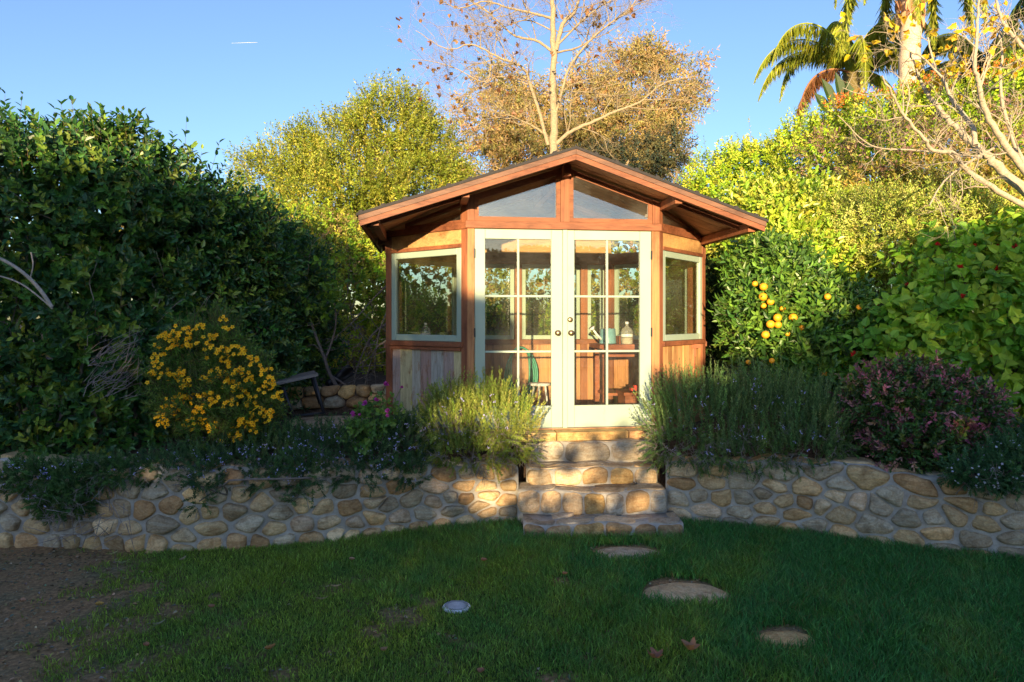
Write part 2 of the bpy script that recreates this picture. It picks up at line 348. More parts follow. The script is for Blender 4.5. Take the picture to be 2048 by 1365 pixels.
# ------------------------------------------------------------ stones (voronoi cells, relaxed)
def clip(poly, a, b, c):
    out = []; n = len(poly)
    for i in range(n):
        p, q = poly[i], poly[(i+1) % n]; dp = a*p[0]+b*p[1]-c; dq = a*q[0]+b*q[1]-c
        if dp <= 0: out.append(p)
        if (dp < 0) != (dq < 0):
            t = dp/(dp-dq); out.append((p[0]+(q[0]-p[0])*t, p[1]+(q[1]-p[1])*t))
    return out
def voronoi(w_, h_, s, asp=1.25, relax=2, seed=1):
    r = np.random.default_rng(seed); rows = max(1, int(round(h_/(s/asp)))); pts = []
    for j in range(rows):
        nx = max(1, int(round(w_/s*r.uniform(.72, 1.28))))
        for i in range(nx): pts.append(((i+.5+(j % 2)*.5+r.normal(0, .26))/nx*w_, (j+.5+r.normal(0, .24))*h_/rows))
    pts = np.array(pts)
    if len(pts) == 1: pts = np.vstack([pts, pts+[w_*.5, 0]])
    for it in range(relax+1):
        cells = []
        for i, p in enumerate(pts):
            poly = [(0, 0), (w_, 0), (w_, h_), (0, h_)]
            d = np.hypot(pts[:, 0]-p[0], (pts[:, 1]-p[1])*asp); o_ = np.argsort(d)[1:22]
            for j in o_:
                q = pts[j]; a_, b_ = q[0]-p[0], (q[1]-p[1])*asp*asp
                c_ = a_*(p[0]+q[0])/2+b_*(p[1]+q[1])/2; poly = clip(poly, a_, b_, c_)
                if len(poly) < 3: break
            cells.append(poly)
        if it < relax:
            pts = np.array([np.mean(c, 0) if len(c) > 2 else p for c, p in zip(cells, pts)])*.6+pts*.4
    return [np.array(c) for c in cells if len(c) > 2]
STONE = [(.54, .42, .25), (.58, .46, .30), (.50, .38, .23), (.40, .37, .30), (.45, .42, .35), (.56, .47, .34), (.44, .30, .17), (.58, .47, .36), (.36, .32, .25), (.50, .46, .38), (.56, .41, .24), (.55, .44, .28)]
def add_stones(g, cells, mapfn, gap=.011, bulge=.045, flat=False, seed=3, skip=None, palette=STONE, pal_w=None):
    r = np.random.default_rng(seed)
    for c in cells:
        for _ in range(1):                       # cut the corners so they read as cobbles
            n = len(c); c = np.concatenate([[c[i]*.84+c[(i+1) % n]*.16, c[i]*.16+c[(i+1) % n]*.84] for i in range(n)])
        for _ in range(2):
            n = len(c); c = np.concatenate([[c[i]*.75+c[(i+1) % n]*.25, c[i]*.25+c[(i+1) % n]*.75] for i in range(n)])
        ce = c.mean(0); rad = np.hypot(*(c-ce).T).mean()
        if skip is not None and skip(ce): continue
        f = max(.6, 1-gap/rad*r.uniform(.8, 1.6)); c = ce+(c-ce)*f*(1+.035*np.sin(3*np.arctan2(c[:, 1]-ce[1], c[:, 0]-ce[0])+r.uniform(0, 6))+.02*np.sin(7*np.arctan2(c[:, 1]-ce[1], c[:, 0]-ce[0])+r.uniform(0, 6)))[:, None]; n = len(c)
        col = np.array(palette[r.choice(len(palette), p=pal_w)])*np.array([1.06, 1.03, .94])*np.exp(r.normal(0, .16)); bl = bulge*r.uniform(.6, 1.25)*min(1, rad/.07)
        prof = [(1.03, -.4), (1.0, .15), (.97, .42), (.90, .7), (.72, .9), (.38, 1.), (.12, 1.)] if not flat else [(1., -.3), (1., .5), (.96, .85), (.85, 1.), (.4, 1.), (.12, 1.)]
        ang = np.arctan2(c[:, 1]-ce[1], c[:, 0]-ce[0]); ph = r.uniform(0, 6.28, 3); tilt = r.normal(0, .16, 2)
        V = []
        for q, dd in prof:
            p = ce+(c-ce)*q
            dep = bl*dd*(1+.10*np.sin(ang*2+ph[0])*q+.07*np.sin(ang*3+ph[1])*q)+((p-ce)@tilt)*(1 if dd > .3 else 0)*.8
            V.append(mapfn(p[:, 0], p[:, 1], dep))
        V = np.concatenate(V); k = len(prof); j = np.arange(n); q_ = np.stack([j, (j+1) % n, (j+1) % n+n, j+n], 1)
        g.add(V, [(np.arange(k-1)[:, None, None]*n+q_[None]).reshape(-1, 4), ((k-1)*n+np.arange(n))[None]], col)
def curve_frame(cv):
    seg = np.linalg.norm(np.diff(cv, axis=0), axis=1); s = np.concatenate([[0], np.cumsum(seg)])
    tn = norm(np.gradient(cv, axis=0)); nr = np.stack([tn[:, 1], -tn[:, 0]], -1)   # towards the lawn
    return s, nr
def build_wall(cv, topf, label, seed, thick=.32):
    s, nr = curve_frame(cv); Lw = s[-1]; Hm = .8
    root = empty("retaining_wall", label, "wall", (float(cv[len(cv)//2][0]), float(cv[len(cv)//2][1]), 0))
    def mp(u, v, d):
        x = np.interp(u, s, cv[:, 0]); y = np.interp(u, s, cv[:, 1]); nx = np.interp(u, s, nr[:, 0]); ny = np.interp(u, s, nr[:, 1])
        t = topf(x)+.012*np.sin(u*9)+.01*np.sin(u*23); z = -.04+(t+.04)*v/Hm
        return np.stack([x+nx*d, y+ny*d, z], -1)
    g = Geo(); us = np.linspace(0, Lw, 160)
    rows = [(-.02*Hm, 0.), (Hm*.5, 0.), (Hm*.97, -.004), (Hm, -.03), (Hm, -thick+.03), (Hm*.96, -thick), (-.02*Hm, -thick)]
    V = np.stack([mp(us, np.full(160, v), np.full(160, d)+.008*fb(us, us*0+v*3, 8, 2)) for v, d in rows]).reshape(-1, 3)
    g.add(V, [gridf(160, len(rows)), np.array([[r*160 for r in range(len(rows))], [r*160+159 for r in range(len(rows))][::-1]])])
    g.build("mortar", M['mortar'], root, True)
    g = Geo(); add_stones(g, voronoi(Lw, Hm, .225, 1.3, 1, seed), mp, .013, .044, seed=seed+5)
    add_stones(g, voronoi(Lw, thick-.06, .26, 1.2, 1, seed+1), lambda u, v, d: mp(u, np.full_like(u, Hm), -.04-v)+np.stack([0*u, 0*u, d*.45], -1), .012, .035, True, seed+2)
    g.build("field_stones", M['stone'], root, True)
    return root
build_wall(WLs, topL, "mortared field-stone retaining wall left of the steps, with trailing rosemary over it", 21)
build_wall(WRs, topR, "mortared field-stone retaining wall right of the steps, below the purple-leaved shrub", 33)

# ------------------------------------------------------------ stone steps
U = np.array([math.cos(R(7)), math.sin(R(7)), 0.]); NB = np.array([-math.sin(R(7)), math.cos(R(7)), 0.]); ORG = np.array([.543, 6.98, 0.])
def L(s, y, z): return ORG+U*s+NB*y+np.array([0, 0, z])
steps = empty("stone_steps", "four curved steps of mortared tan field stones climbing to the shed doors", "steps", (.75, 6.2, 0))
#      x0, x1, yfront, yback, ztop, zbottom
SP = [(.10, 1.50, 5.93, 6.26, .10, -.05), (.05, 1.43, 6.23, 6.53, .305, .0), (.14, 1.40, 6.50, 6.86, .465, .2), (.17, 1.42, 6.80, 7.06, .665, .4)]
for i, (x0, x1, y0, y1, zt, zb) in enumerate(SP):
    e = Geo(); n = 24; us = np.linspace(0, 1, n)
    def mp(u, v, d, x0=x0, x1=x1, y0=y0):
        x = x0+u; yy = y0+.05*((u/(x1-x0)-.5)*2)**2-.02+.03*(x-x0)+.022*np.sin(x*5.3+y0*9)+.010*np.sin(x*13+y0*5); return np.stack([x, yy-d, v+.010*np.sin(x*7+y0*11)+.006*np.sin(x*17+y0)], -1)
    u = us*(x1-x0)
    rows = [mp(u, np.full(n, zb), np.zeros(n)), mp(u, np.full(n, zt-.015), np.zeros(n)), mp(u, np.full(n, zt), np.full(n, -.02)), np.stack([x0+u, np.full(n, y1+.1), np.full(n, zt)], -1), np.stack([x0+u, np.full(n, y1+.1), np.full(n, zb)], -1)]
    e.add(np.concatenate(rows), [gridf(n, 5), np.array([[r*n for r in range(5)], [r*n+n-1 for r in range(5)][::-1]])])
    st_ = e.build("step", M['mortar'], steps, True)
    g = Geo(); hh = zt-max(zb, [-.03, .10, .305, .465][i])
    zl = zt-hh
    add_stones(g, voronoi(x1-x0, hh, .26, 1.0, 1, 50+i), lambda a, b, d: mp(a, zl+b, d), .006, .035, seed=60+i, palette=[(.50, .36, .17), (.55, .46, .33), (.42, .40, .36), (.52, .42, .30), (.38, .28, .17)])
    add_stones(g, voronoi(x1-x0, y1-y0-.01, .30, 1.9, 1, 70+i), lambda a, b, d: mp(a, zt+0*a, -.02-b)+np.stack([0*a, 0*a, d*.3], -1), .006, .022, True, seed=80+i, palette=[(.45, .36, .25), (.42, .39, .34), (.50, .42, .32)])
    g.build("step_stones", M['stone'], st_ if False else steps, True)
# sandstone sill under the doors
e = Geo(); cuts = [-1.02, -.12, .62, 1.0]
for a, b, c in zip(cuts[:-1], cuts[1:], [(.62, .48, .24), (.58, .40, .18), (.56, .36, .2)]):
    x0, x1 = a+.006, b-.006
    V = [L(x0, -.17, .672), L(x1, -.17, .672), L(x1, .06, .672), L(x0, .06, .672), L(x0, -.175, .755), L(x1, -.17, .755), L(x1, .06, .765), L(x0, .06, .765)]
    e.add(V, [CUBE], c)
e.build("sill_slab", M['slab'], steps)

# stepping stones, drain cover
def slab_disc(cx, cy, rx, ry, z, seed, th=.05, k=40):
    r = np.random.default_rng(seed); a = np.arange(k)*2*np.pi/k; rr = 1+.05*np.sin(2*a+r.uniform(0, 6))+.05*np.sin(3*a+r.uniform(0, 6))+.025*np.sin(7*a+r.uniform(0, 6))
    V = []
    for q, zz in ((1., z-th), (1.01, z-.006), (.97, z), (.5, z+.004), (.1, z+.003)):
        V.append(np.stack([cx+np.cos(a)*rx*rr*q, cy+np.sin(a)*ry*rr*q, np.full(k, zz)], -1))
    j = np.arange(k); q_ = np.stack([j, (j+1) % k, (j+1) % k+k, j+k], 1)
    return np.concatenate(V), [(np.arange(4)[:, None, None]*k+q_[None]).reshape(-1, 4), (4*k+np.arange(k))[None]]
for s, lb, cc in zip(SLABS, ["grey stepping stone nearest the stone steps", "large round tan stepping stone in the lawn with bare soil behind it", "small ochre stepping stone nearest the camera, partly overgrown by grass"], [(.50, .43, .33), (.64, .49, .29), (.60, .42, .19)]):
    cx, cy = slabpos(s); V, Fc = slab_disc(cx, cy, s[3], s[4], .022, int(s[0])); o = np_obj("stepping_stone", V, Fc, M['slab'], None, np.broadcast_to(cc, (len(V), 3)), True)
    tag(o, lb, "stepping stone", "stepping stones in the lawn")
cx, cy = (913-1024)/F*4.45, 4.45
g = Geo(); lathe(g, [(.088, 0), (.092, .008), (.088, .014), (.05, .02), (.001, .0215)], (cx, cy, 0), 28)
dc = empty("drain_cover", "small round white slotted drain cover lying in the lawn", "drain cover", (cx, cy, 0)); g.build("lid", M['white'], dc, True)
g = Geo()
for q in np.linspace(-.065, .065, 8):
    wd = math.sqrt(.078**2-q*q); V = np.array([(cx-wd, cy+q-.003, .018), (cx+wd, cy+q-.003, .018), (cx+wd, cy+q+.003, .018), (cx-wd, cy+q+.003, .018)]); g.add(np.concatenate([V, V+[0, 0, .0045]]), [CUBE])
g.build("slots", m_plain('grey_slots', (.25, .26, .28)), dc)
# ------------------------------------------------------------ garden shed
shed = empty("garden_shed", "cedar garden shed with pale green french doors, bay windows and low gable roof", "shed", tuple(ORG))
def wall_frame(A, B):
    a = L(A[0], A[1], 0); b = L(B[0], B[1], 0); d = (b-a); w_ = float(np.linalg.norm(d)); d = d/w_; out = np.array([d[1], -d[0], 0])
    return a, d, out, w_
def fp(fr, a, d, z): return fr[0]+fr[1]*a+fr[2]*d+np.array([0, 0, z])
def fbox(g, fr, a0, a1, z0, z1, d0, d1, col=None, bev=.004):
    """box in a wall frame (a along, d outwards), with small chamfers on the outer edges"""
    b = min(bev, (a1-a0)*.3, (z1-z0)*.3)
    V = [fp(fr, a0, d0, z0), fp(fr, a1, d0, z0), fp(fr, a1, d0, z1), fp(fr, a0, d0, z1),
         fp(fr, a0, d1-b, z0), fp(fr, a1, d1-b, z0), fp(fr, a1, d1-b, z1), fp(fr, a0, d1-b, z1),
         fp(fr, a0+b, d1, z0+b), fp(fr, a1-b, d1, z0+b), fp(fr, a1-b, d1, z1-b), fp(fr, a0+b, d1, z1-b)]
    q = [[0, 3, 2, 1], [8, 9, 10, 11]]
    for i in range(4): j = (i+1) % 4; q += [[i, j, j+4, i+4], [i+4, j+4, j+8, i+8]]
    g.add(V, [np.array(q)], col)
def fpoly(g, fr, pts, d0, d1, col=None):
    """extruded polygon (a,z) in a wall frame"""
    n = len(pts); V = [fp(fr, a, d0, z) for a, z in pts]+[fp(fr, a, d1, z) for a, z in pts]
    i = np.arange(n); g.add(V, [np.stack([i, (i+1) % n, (i+1) % n+n, i+n], 1), np.array([list(range(n))[::-1], list(range(n, 2*n))])], col)
def part(name, mat, fn, parent=shed, smooth=False):
    g = Geo(); fn(g); return g.build(name, mat, parent, smooth)
FZ = .77
VT = [(-1.0, 0), (1.0, 0), (1.86, .86), (1.86, 1.09), (1.0, 1.95), (-1.0, 1.95), (-1.86, 1.09), (-1.86, .86)]
fr_f = wall_frame((-1.0, 0), (1.0, 0)); fr_l = wall_frame(VT[7], VT[0]); fr_r = wall_frame(VT[1], VT[2])
fr_sr = wall_frame(VT[2], VT[3]); fr_br = wall_frame(VT[3], VT[4]); fr_b = wall_frame(VT[4], VT[5]); fr_bl = wall_frame(VT[5], VT[6]); fr_sl = wall_frame(VT[6], VT[7])
RS = .33                                   # roof slope
SR = 1.90
def zroof(s): return 3.505-(RS if s < 0 else .345)*abs(s)        # top of the roof
def zun(s): return zroof(s)-.05            # underside of the soffit boards
# floor and plinth
def fl(g):
    n = len(VT); V = [L(s, y, FZ-.02) for s, y in VT]+[L(s, y, FZ-.0) for s, y in VT]; i = np.arange(n)
    g.add(V, [np.array([list(range(n))[::-1], list(range(n, 2*n))]), np.stack([i, (i+1) % n, (i+1) % n+n, i+n], 1)])
part("floor", M['wainscot'], fl)
part("foundation", M['mortar'], lambda g: g.add([L(s*.97, .03+y*.97, .3) for s, y in VT]+[L(s*.97, .03+y*.97, FZ-.022) for s, y in VT], [np.array([list(range(8))[::-1], list(range(8, 16))]), np.stack([np.arange(8), (np.arange(8)+1) % 8, (np.arange(8)+1) % 8+8, np.arange(8)+8], 1)]))
# posts
def ztop_at(fr, a):  # roof underside over a point of a wall
    p = fp(fr, a, 0, 0)-ORG; return zun(float(np.dot(p, U)))
def post(fr, a0, a1, z0, z1, d0=-.09, d1=.0, mat='cedar_v'): return part("post", M[mat], lambda g: fbox(g, fr, a0, a1, z0, z1, d0, d1))
def post_slope(fr, a0, a1, z0, d0=-.09, d1=0., dz=-.004, mat='cedar_v'):
    def f(g):
        pts = [(a0, z0), (a1, z0), (a1, ztop_at(fr, a1)+dz), (a0, ztop_at(fr, a0)+dz)]
        p0 = fp(fr, a0, 0, 0)-ORG; p1 = fp(fr, a1, 0, 0)-ORG; s0, s1 = float(p0@U), float(p1@U)
        if s0*s1 < 0: pts = pts[:3]+[(a0+(a1-a0)*abs(s0)/(abs(s0)+abs(s1)), zun(0)+dz)]+pts[3:]
        fpoly(g, fr, pts, d0, d1)
    return part("post", M[mat], f)
post(fr_f, .0, .073, FZ-.01, 2.80, -.09, 0., 'amber_v'); post(fr_f, 1.917, 2.0, FZ-.01, 2.80, -.09, 0., 'amber_v')
post_slope(fr_f, .0, .073, 2.880); post_slope(fr_f, 1.927, 2.0, 2.880)
post_slope(fr_f, .955, 1.045, 2.880, -.09, .004)
wl = fr_l[3]
post(fr_l, wl-.085, wl, FZ-.01, 2.795); post(fr_l, 0, .085, FZ-.01, 2.795)
post(fr_r, 0, .085, FZ-.01, 2.795); post(fr_r, wl-.085, wl, FZ-.01, 2.795)
post_slope(fr_l, wl-.07, wl, 2.864); post_slope(fr_r, 0, .07, 2.864)
# beams
part("header_beam", M['cedar_h'], lambda g: fbox(g, fr_f, -.02, 2.02, 2.802, 2.878, -.085, .014))
part("header_beam", M['cedar_h'], lambda g: fbox(g, fr_l, -.0, wl-.012, 2.797, 2.862, -.08, .010))
part("header_beam", M['cedar_h'], lambda g: fbox(g, fr_r, .012, wl-.09, 2.797, 2.862, -.08, .010))
# gable windows over the doors
def gable_win(a0, a1):
    z0 = 2.881; t = .042
    def zt(a): return ztop_at(fr_f, a)-.03
    fr = part("gable_window", M['cedar_h'], lambda g: (fpoly(g, fr_f, [(a0, z0), (a1, z0), (a1, z0+t), (a0, z0+t)], -.06, -.012),
        fpoly(g, fr_f, [(a0, z0+t), (a0+t, z0+t), (a0+t, zt(a0+t)-t), (a0, zt(a0)-t)], -.06, -.012), fpoly(g, fr_f, [(a1-t, z0+t), (a1, z0+t), (a1, zt(a1)-t), (a1-t, zt(a1-t)-t)], -.06, -.012),
        fpoly(g, fr_f, [(a0, zt(a0)-t), (a1, zt(a1)-t), (a1, zt(a1)), (a0, zt(a0))], -.06, -.010),
        fpoly(g, fr_f, [(a0, zt(a0)+.001), (a1, zt(a1)+.001), (a1, ztop_at(fr_f, a1)-.003), (a0, ztop_at(fr_f, a0)-.003)], -.08, -.02)))
    part("pane", M['glass_high'], lambda g: fpoly(g, fr_f, [(a0+t, z0+t), (a1-t, z0+t), (a1-t, zt(a1-t)-t), (a0+t, zt(a0+t)-t)], -.032, -.028), fr)
gable_win(.074, .953); gable_win(1.047, 1.925)
def bay_tri(fr, flip):
    z0 = 2.864; t = .03; wv = fr[3]
    hi, lo = (wv-.072, .30) if flip else (.072, wv-.30)
    zh = ztop_at(fr, hi)-.03; ze = ztop_at(fr, lo)-.02
    sgn = -1 if flip else 1
    def f(g):
        fpoly(g, fr, [(hi, z0), (lo, z0), (lo, z0+t), (hi, z0+t)][::sgn], -.06, -.012)
        fpoly(g, fr, [(hi, zh-t), (lo, z0+t+.001), (lo, max(z0+t+.03, ze)), (hi, zh)][::sgn], -.06, -.012)
        fpoly(g, fr, [(hi, z0+t), (hi+sgn*t, z0+t), (hi+sgn*t, zh-t-.035), (hi, zh-t-.001)][::sgn], -.06, -.012)
    w_ = part("gable_window", M['cedar_h'], f)
    part("pane", M['glass_high'], lambda g: fpoly(g, fr, [(hi+sgn*t, z0+t), (lo-sgn*.05, z0+t), (hi+sgn*t, zh-t-.035)][::sgn], -.034, -.03), w_)
bay_tri(fr_l, True); bay_tri(fr_r, False)
# bay walls: pale panel, painted window, sill, boards
def bay(fr, seed, weathered, d=0.):
    wv = fr[3]; a0, a1 = .087, wv-.087
    part("panel", M['pine_h'], lambda g: fbox(g, fr, a0, a1, 2.652, 2.795, -.04, -.006))
    part("window_head", M['cedar_h'], lambda g: fbox(g, fr, a0, a1, 2.612, 2.650, -.05, .006))
    z0, z1 = 1.655, 2.61; t = .065; b = .002
    w_ = part("window", M['sage'], lambda g: (fbox(g, fr, a0+b, a0+t, z0, z1, -.045, -.004), fbox(g, fr, a1-t, a1-b, z0, z1, -.045, -.004),
        fbox(g, fr, a0+t+.0005, a1-t-.0005, z1-t, z1-.001, -.045, -.006), fbox(g, fr, a0+t+.0005, a1-t-.0005, z0, z0+t, -.045, -.006)))
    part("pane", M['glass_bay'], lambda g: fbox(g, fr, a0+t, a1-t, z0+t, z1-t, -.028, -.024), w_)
    part("sill", M['cedar_h'], lambda g: fbox(g, fr, a0-.03, a1+.03, 1.60, 1.652, -.09, .028))
    r = np.random.default_rng(seed)
    def bd(g):
        x = a0; pal = [(.36, .29, .26), (.56, .50, .28), (.44, .42, .34), (.37, .26, .22), (.38, .38, .34)] if weathered else [(.60, .36, .17), (.52, .28, .13), (.62, .42, .22)]
        i = 0
        while x < a1-.02:
            wd = r.uniform(.12, .2) if weathered else .135; x1 = min(a1, x+wd)
            if a1-x1 < .05: x1 = a1
            fbox(g, fr, x+.002, x1-.002, FZ-.12, 1.597, -.05, -.022+r.uniform(0, .008), pal[i % len(pal)]); x = x1; i += 1
    part("siding", M['peel'] if weathered else M['pine_v'], bd)
bay(fr_l, 3, True); bay(fr_r, 4, False)
# trim over siding
part("siding_trim", M['cedar_h'], lambda g: fbox(g, fr_l, .09, wl-.09, 1.560, 1.596, -.02, .012))
# side and back walls
def plain_wall(fr, wins, seed):
    wv = fr[3]
    part("inner_wainscot", M['wainscot'], lambda g: [fbox(g, fr, x+.001, min(x+.118, wv)-.001, FZ-.1, 1.56, -.05, -.012) for x in np.arange(0, wv-.01, .12)])
    part("inner_sill", M['cedar_h'], lambda g: fbox(g, fr, 0.002, wv-.002, 1.562, 1.625, -.10, .02))
    part("header_beam", M['cedar_h'], lambda g: fbox(g, fr, .0, wv, 2.60, 2.74, -.10, .006))
    for p in sorted(set([x for w_ in wins for x in w_])):
        a = max(0, min(wv-.09, p-.045)); post(fr, a, a+.09, 1.627, 2.598, -.095, 0.)
        post(fr, a, a+.09, FZ, 1.56, -.085, -.051)
    for a0, a1 in wins:
        a0 = a0+.05 if a0 > .01 else .095; a1 = a1-.05 if a1 < wv-.01 else wv-.095; t = .05; z0, z1 = 1.628, 2.597
        if a1-a0 < .15: continue
        w_ = part("window", M['sage'], lambda g: (fbox(g, fr, a0, a0+t, z0, z1, -.05, -.01), fbox(g, fr, a1-t, a1, z0, z1, -.05, -.01), fbox(g, fr, a0+t+.001, a1-t-.001, z1-t, z1, -.05, -.01), fbox(g, fr, a0+t+.001, a1-t-.001, z0, z0+t, -.05, -.01)))
        part("pane", M['glass'], lambda g: fbox(g, fr, a0+t, a1-t, z0+t, z1-t, -.03, -.026), w_)
plain_wall(fr_sr, [], 1); plain_wall(fr_sl, [], 2)
plain_wall(fr_br, [(0, fr_br[3])], 3); plain_wall(fr_bl, [(0, fr_bl[3])], 4)
plain_wall(fr_b, [(0, .37), (.37, 1.236), (1.236, 2.0)], 5)
for fr in (fr_sl, fr_sr):
    part("siding", M['pine_v'], lambda g: [fbox(g, fr, .001, fr[3]-.001, 1.63, 2.598, -.05, -.012)])
def gback(g): fpoly(g, fr_b, [(0, 2.742), (2., 2.742), (2., zun(1.)-.002), (1.0, zun(0)-.002), (0, zun(1.)-.002)], -.05, -.02)
part("rear_gable", M['pine_h'], gback)
# ---- doors
def door(a0, a1, knob_a, bolt, hinge_a, ws):
    d0, d1 = -.055, -.012; z0, z1 = FZ+.006, 2.798
    sl, sr = ws; zt, zb = 2.70, 1.0; am = (a0+sl+a1-sr)/2; mb = .011
    def f(g):
        fbox(g, fr_f, a0, a0+sl, z0, z1, d0, d1); fbox(g, fr_f, a1-sr, a1, z0, z1, d0, d1)
        fbox(g, fr_f, a0+sl+.0008, a1-sr-.0008, zt, z1, d0, d1-.002); fbox(g, fr_f, a0+sl+.0008, a1-sr-.0008, z0, zb, d0, d1-.002)
        fbox(g, fr_f, am-mb, am+mb, zb, zt, d0+.006, d1-.008)
        for zz in (2.12, 1.555):
            fbox(g, fr_f, a0+sl, am-mb-.0005, zz-mb, zz+mb, d0+.006, d1-.009); fbox(g, fr_f, am+mb+.0005, a1-sr, zz-mb, zz+mb, d0+.006, d1-.009)
    dr = part("door", M['sage'], f)
    part("pane", M['glass'], lambda g: fbox(g, fr_f, a0+sl, a1-sr, zb, zt, -.036, -.032), dr)
    def knob(g, a, z, r, l):
        pr = np.array([(r*.95, 0), (r*.95, .006), (r*.4, .009), (r*.35, l*.5), (r*.8, l*.62), (r, l*.8), (r*.75, l*.97), (.001, l)])
        if l < .03: pr = np.array([(r, 0), (r*.97, l*.7), (r*.6, l), (.001, l)])
        t = Geo(); lathe(t, pr, (0, 0, 0), 20); V = t.V[0]; V = fp(fr_f, a, d1, z)[None]+V[:, :1]*fr_f[1]+V[:, 1:2]*np.array([0, 0, 1.])+V[:, 2:3]*fr_f[2]
        g.add(V, [np.concatenate(x) for x in t.F.values()])
    part("knob", M['brass'], lambda g: knob(g, knob_a, 1.745, .030, .06), dr, True)
    if bolt: part("deadbolt", M['brass'], lambda g: knob(g, knob_a-.005, 1.88, .028, .022), dr, True)
    for zz in (2.55, 1.75, 1.0): part("hinge", M['iron'], lambda g: fbox(g, fr_f, hinge_a-.008, hinge_a+.008, zz-.045, zz+.045, -.012, .006), dr)
door(.076, .975, .975-.052, False, .074, (.105, .115)); door(1.025, 1.914, 1.025+.035, True, 1.915, (.075, .12))
part("astragal", M['sage'], lambda g: fbox(g, fr_f, .9765, 1.0235, FZ+.004, 2.799, -.05, .004))
part("threshold", M['grey_wood'], lambda g: fbox(g, fr_f, .075, 1.915, FZ-.004, FZ+.004, -.1, -.0))
# ---- roof
YF, YB = -.5, 2.28; SE = 2.02
def slope_quad(g, s0, s1, y0, y1, zt, zb, col=None):
    V = [L(s0, y0, zroof(s0)+zb), L(s1, y0, zroof(s1)+zb), L(s1, y1, zroof(s1)+zb), L(s0, y1, zroof(s0)+zb), L(s0, y0, zroof(s0)+zt), L(s1, y0, zroof(s1)+zt), L(s1, y1, zroof(s1)+zt), L(s0, y1, zroof(s0)+zt)]
    g.add(V, [CUBE], col)
rf = part("roof", M['roofing'], lambda g: (slope_quad(g, -SE-.02, -.0005, YF-.035, YB, .018, -.008), slope_quad(g, .0005, SR+.02, YF-.035, YB, .018, -.008),
    [slope_quad(g, s, s+.035, YF-.03, YB-.01, .034, .0185) for s in np.arange(-SE, SR-.03, .20) if abs(s) > .04]))
def soff(g):
    for sg in (-1, 1):
        y = YF+.002; i = 0
        while y < YB-.03:
            y1 = min(YB-.02, y+.135); a, b = (-SE, -.002) if sg < 0 else (.002, SR)
            slope_quad(g, a, b, y, y1-.004, -.010, -.032-.0015*(i % 2)); y = y1; i += 1
part("soffit", M['soffit'], soff)
def rafters(y, w_, zt=-.036, zb=-.083):
    for sg in (-1, 1):
        a, b = (-SE+.05, -.003) if sg < 0 else (.003, SR-.05)
        part("rafter", M['cedar_h'], lambda g: slope_quad(g, a, b, y, y+w_, zt, zb-.02))
rafters(1.2, .045); rafters(1.97, .045)
part("rafter", M['cedar_h'], lambda g: slope_quad(g, -SE+.05, -1.04, -.22, -.175, -.042, -.10))
part("rafter", M['cedar_h'], lambda g: slope_quad(g, 1.04, SR-.05, -.22, -.175, -.042, -.10))
m_ridge = M['cedar_v']
part("ridge_beam", M['cedar_h'], lambda g: g.add([L(s, y, z) for z in (3.33, 3.44) for s, y in ((-.035, -.12), (.035, -.12), (.035, 2.2), (-.035, 2.2))], [CUBE]))
for sg in (-1, 1):                       # barge boards on the front edge, two tiers
    a, b = (-SE, -.001) if sg < 0 else (.001, SR)
    part("fascia_board", M['board'], lambda g: slope_quad(g, a, b, YF-.028, YF, -.010, -.056))
    part("fascia_board", M['cedar_h'], lambda g: slope_quad(g, a+(.01 if sg < 0 else 0), b-(.01 if sg > 0 else 0), YF-.019, YF+.020, -.0575, -.107))
    s = -SE if sg < 0 else SR                            # eave boards
    s0, s1 = sorted((s-sg*.03, s))
    part("fascia_board", M['cedar_h'], lambda g: g.add([L(x, y, zroof(s)-.012-dz) for dz in (.07, 0) for x, y in ((s0, YF+.022), (s1, YF+.022), (s1, YB-.02), (s0, YB-.02))], [CUBE]))
def outrig(s, y0, y1):
    part("outrigger", M['cedar_h'], lambda g: g.add([L(x, y, zroof(s)-dz) for dz in (.13, .045) for x, y in ((s-.035, y0), (s+.035, y0), (s+.035, y1), (s-.035, y1))], [CUBE]))
outrig(-1.04, -.44, .0); outrig(1.04, -.44, .0); outrig(-1.88, -.42, .85); outrig(1.80, -.42, .78)

# ------------------------------------------------------------ things inside the shed
bench = empty("potting_bench", "red-stained wooden potting bench inside the shed behind the right door", "bench", tuple(L(1.25, .95, FZ)))
def sb(g, s0, s1, y0, y1, z0, z1, col=None): g.add([L(s, y, z) for z in (z0, z1) for s, y in ((s0, y0), (s1, y0), (s1, y1), (s0, y1))], [CUBE], col)
m_red = m_wood('red_stained_wood', (.32, .10, .05), (.2, .06, .03), 'x')
part("bench_top", m_red, lambda g: sb(g, .52, 1.7, .62, 1.12, 1.555, 1.60), bench)
part("apron", m_red, lambda g: sb(g, .56, 1.66, .65, .68, 1.46, 1.553), bench)
part("shelf", m_red, lambda g: sb(g, .60, 1.64, .66, 1.08, 1.02, 1.05), bench)
for s, y in ((.57, .66), (.57, 1.03), (1.6, .66), (1.6, 1.03)): part("leg", m_red, lambda g: sb(g, s, s+.05, y, y+.05, FZ, 1.553), bench)
cr = empty("crate", "small red wooden box on the potting bench beside the glass jug", "box", tuple(L(.99, .8, 1.60)))
part("box_body", m_red, lambda g: (sb(g, .80, .96, .80, .815, 1.601, 1.69), sb(g, .80, .96, .945, .96, 1.601, 1.69), sb(g, .80, .815, .8155, .9445, 1.601, 1.69), sb(g, .945, .96, .8155, .9445, 1.601, 1.69), sb(g, .8155, .9445, .8155, .9445, 1.601, 1.61)), cr)
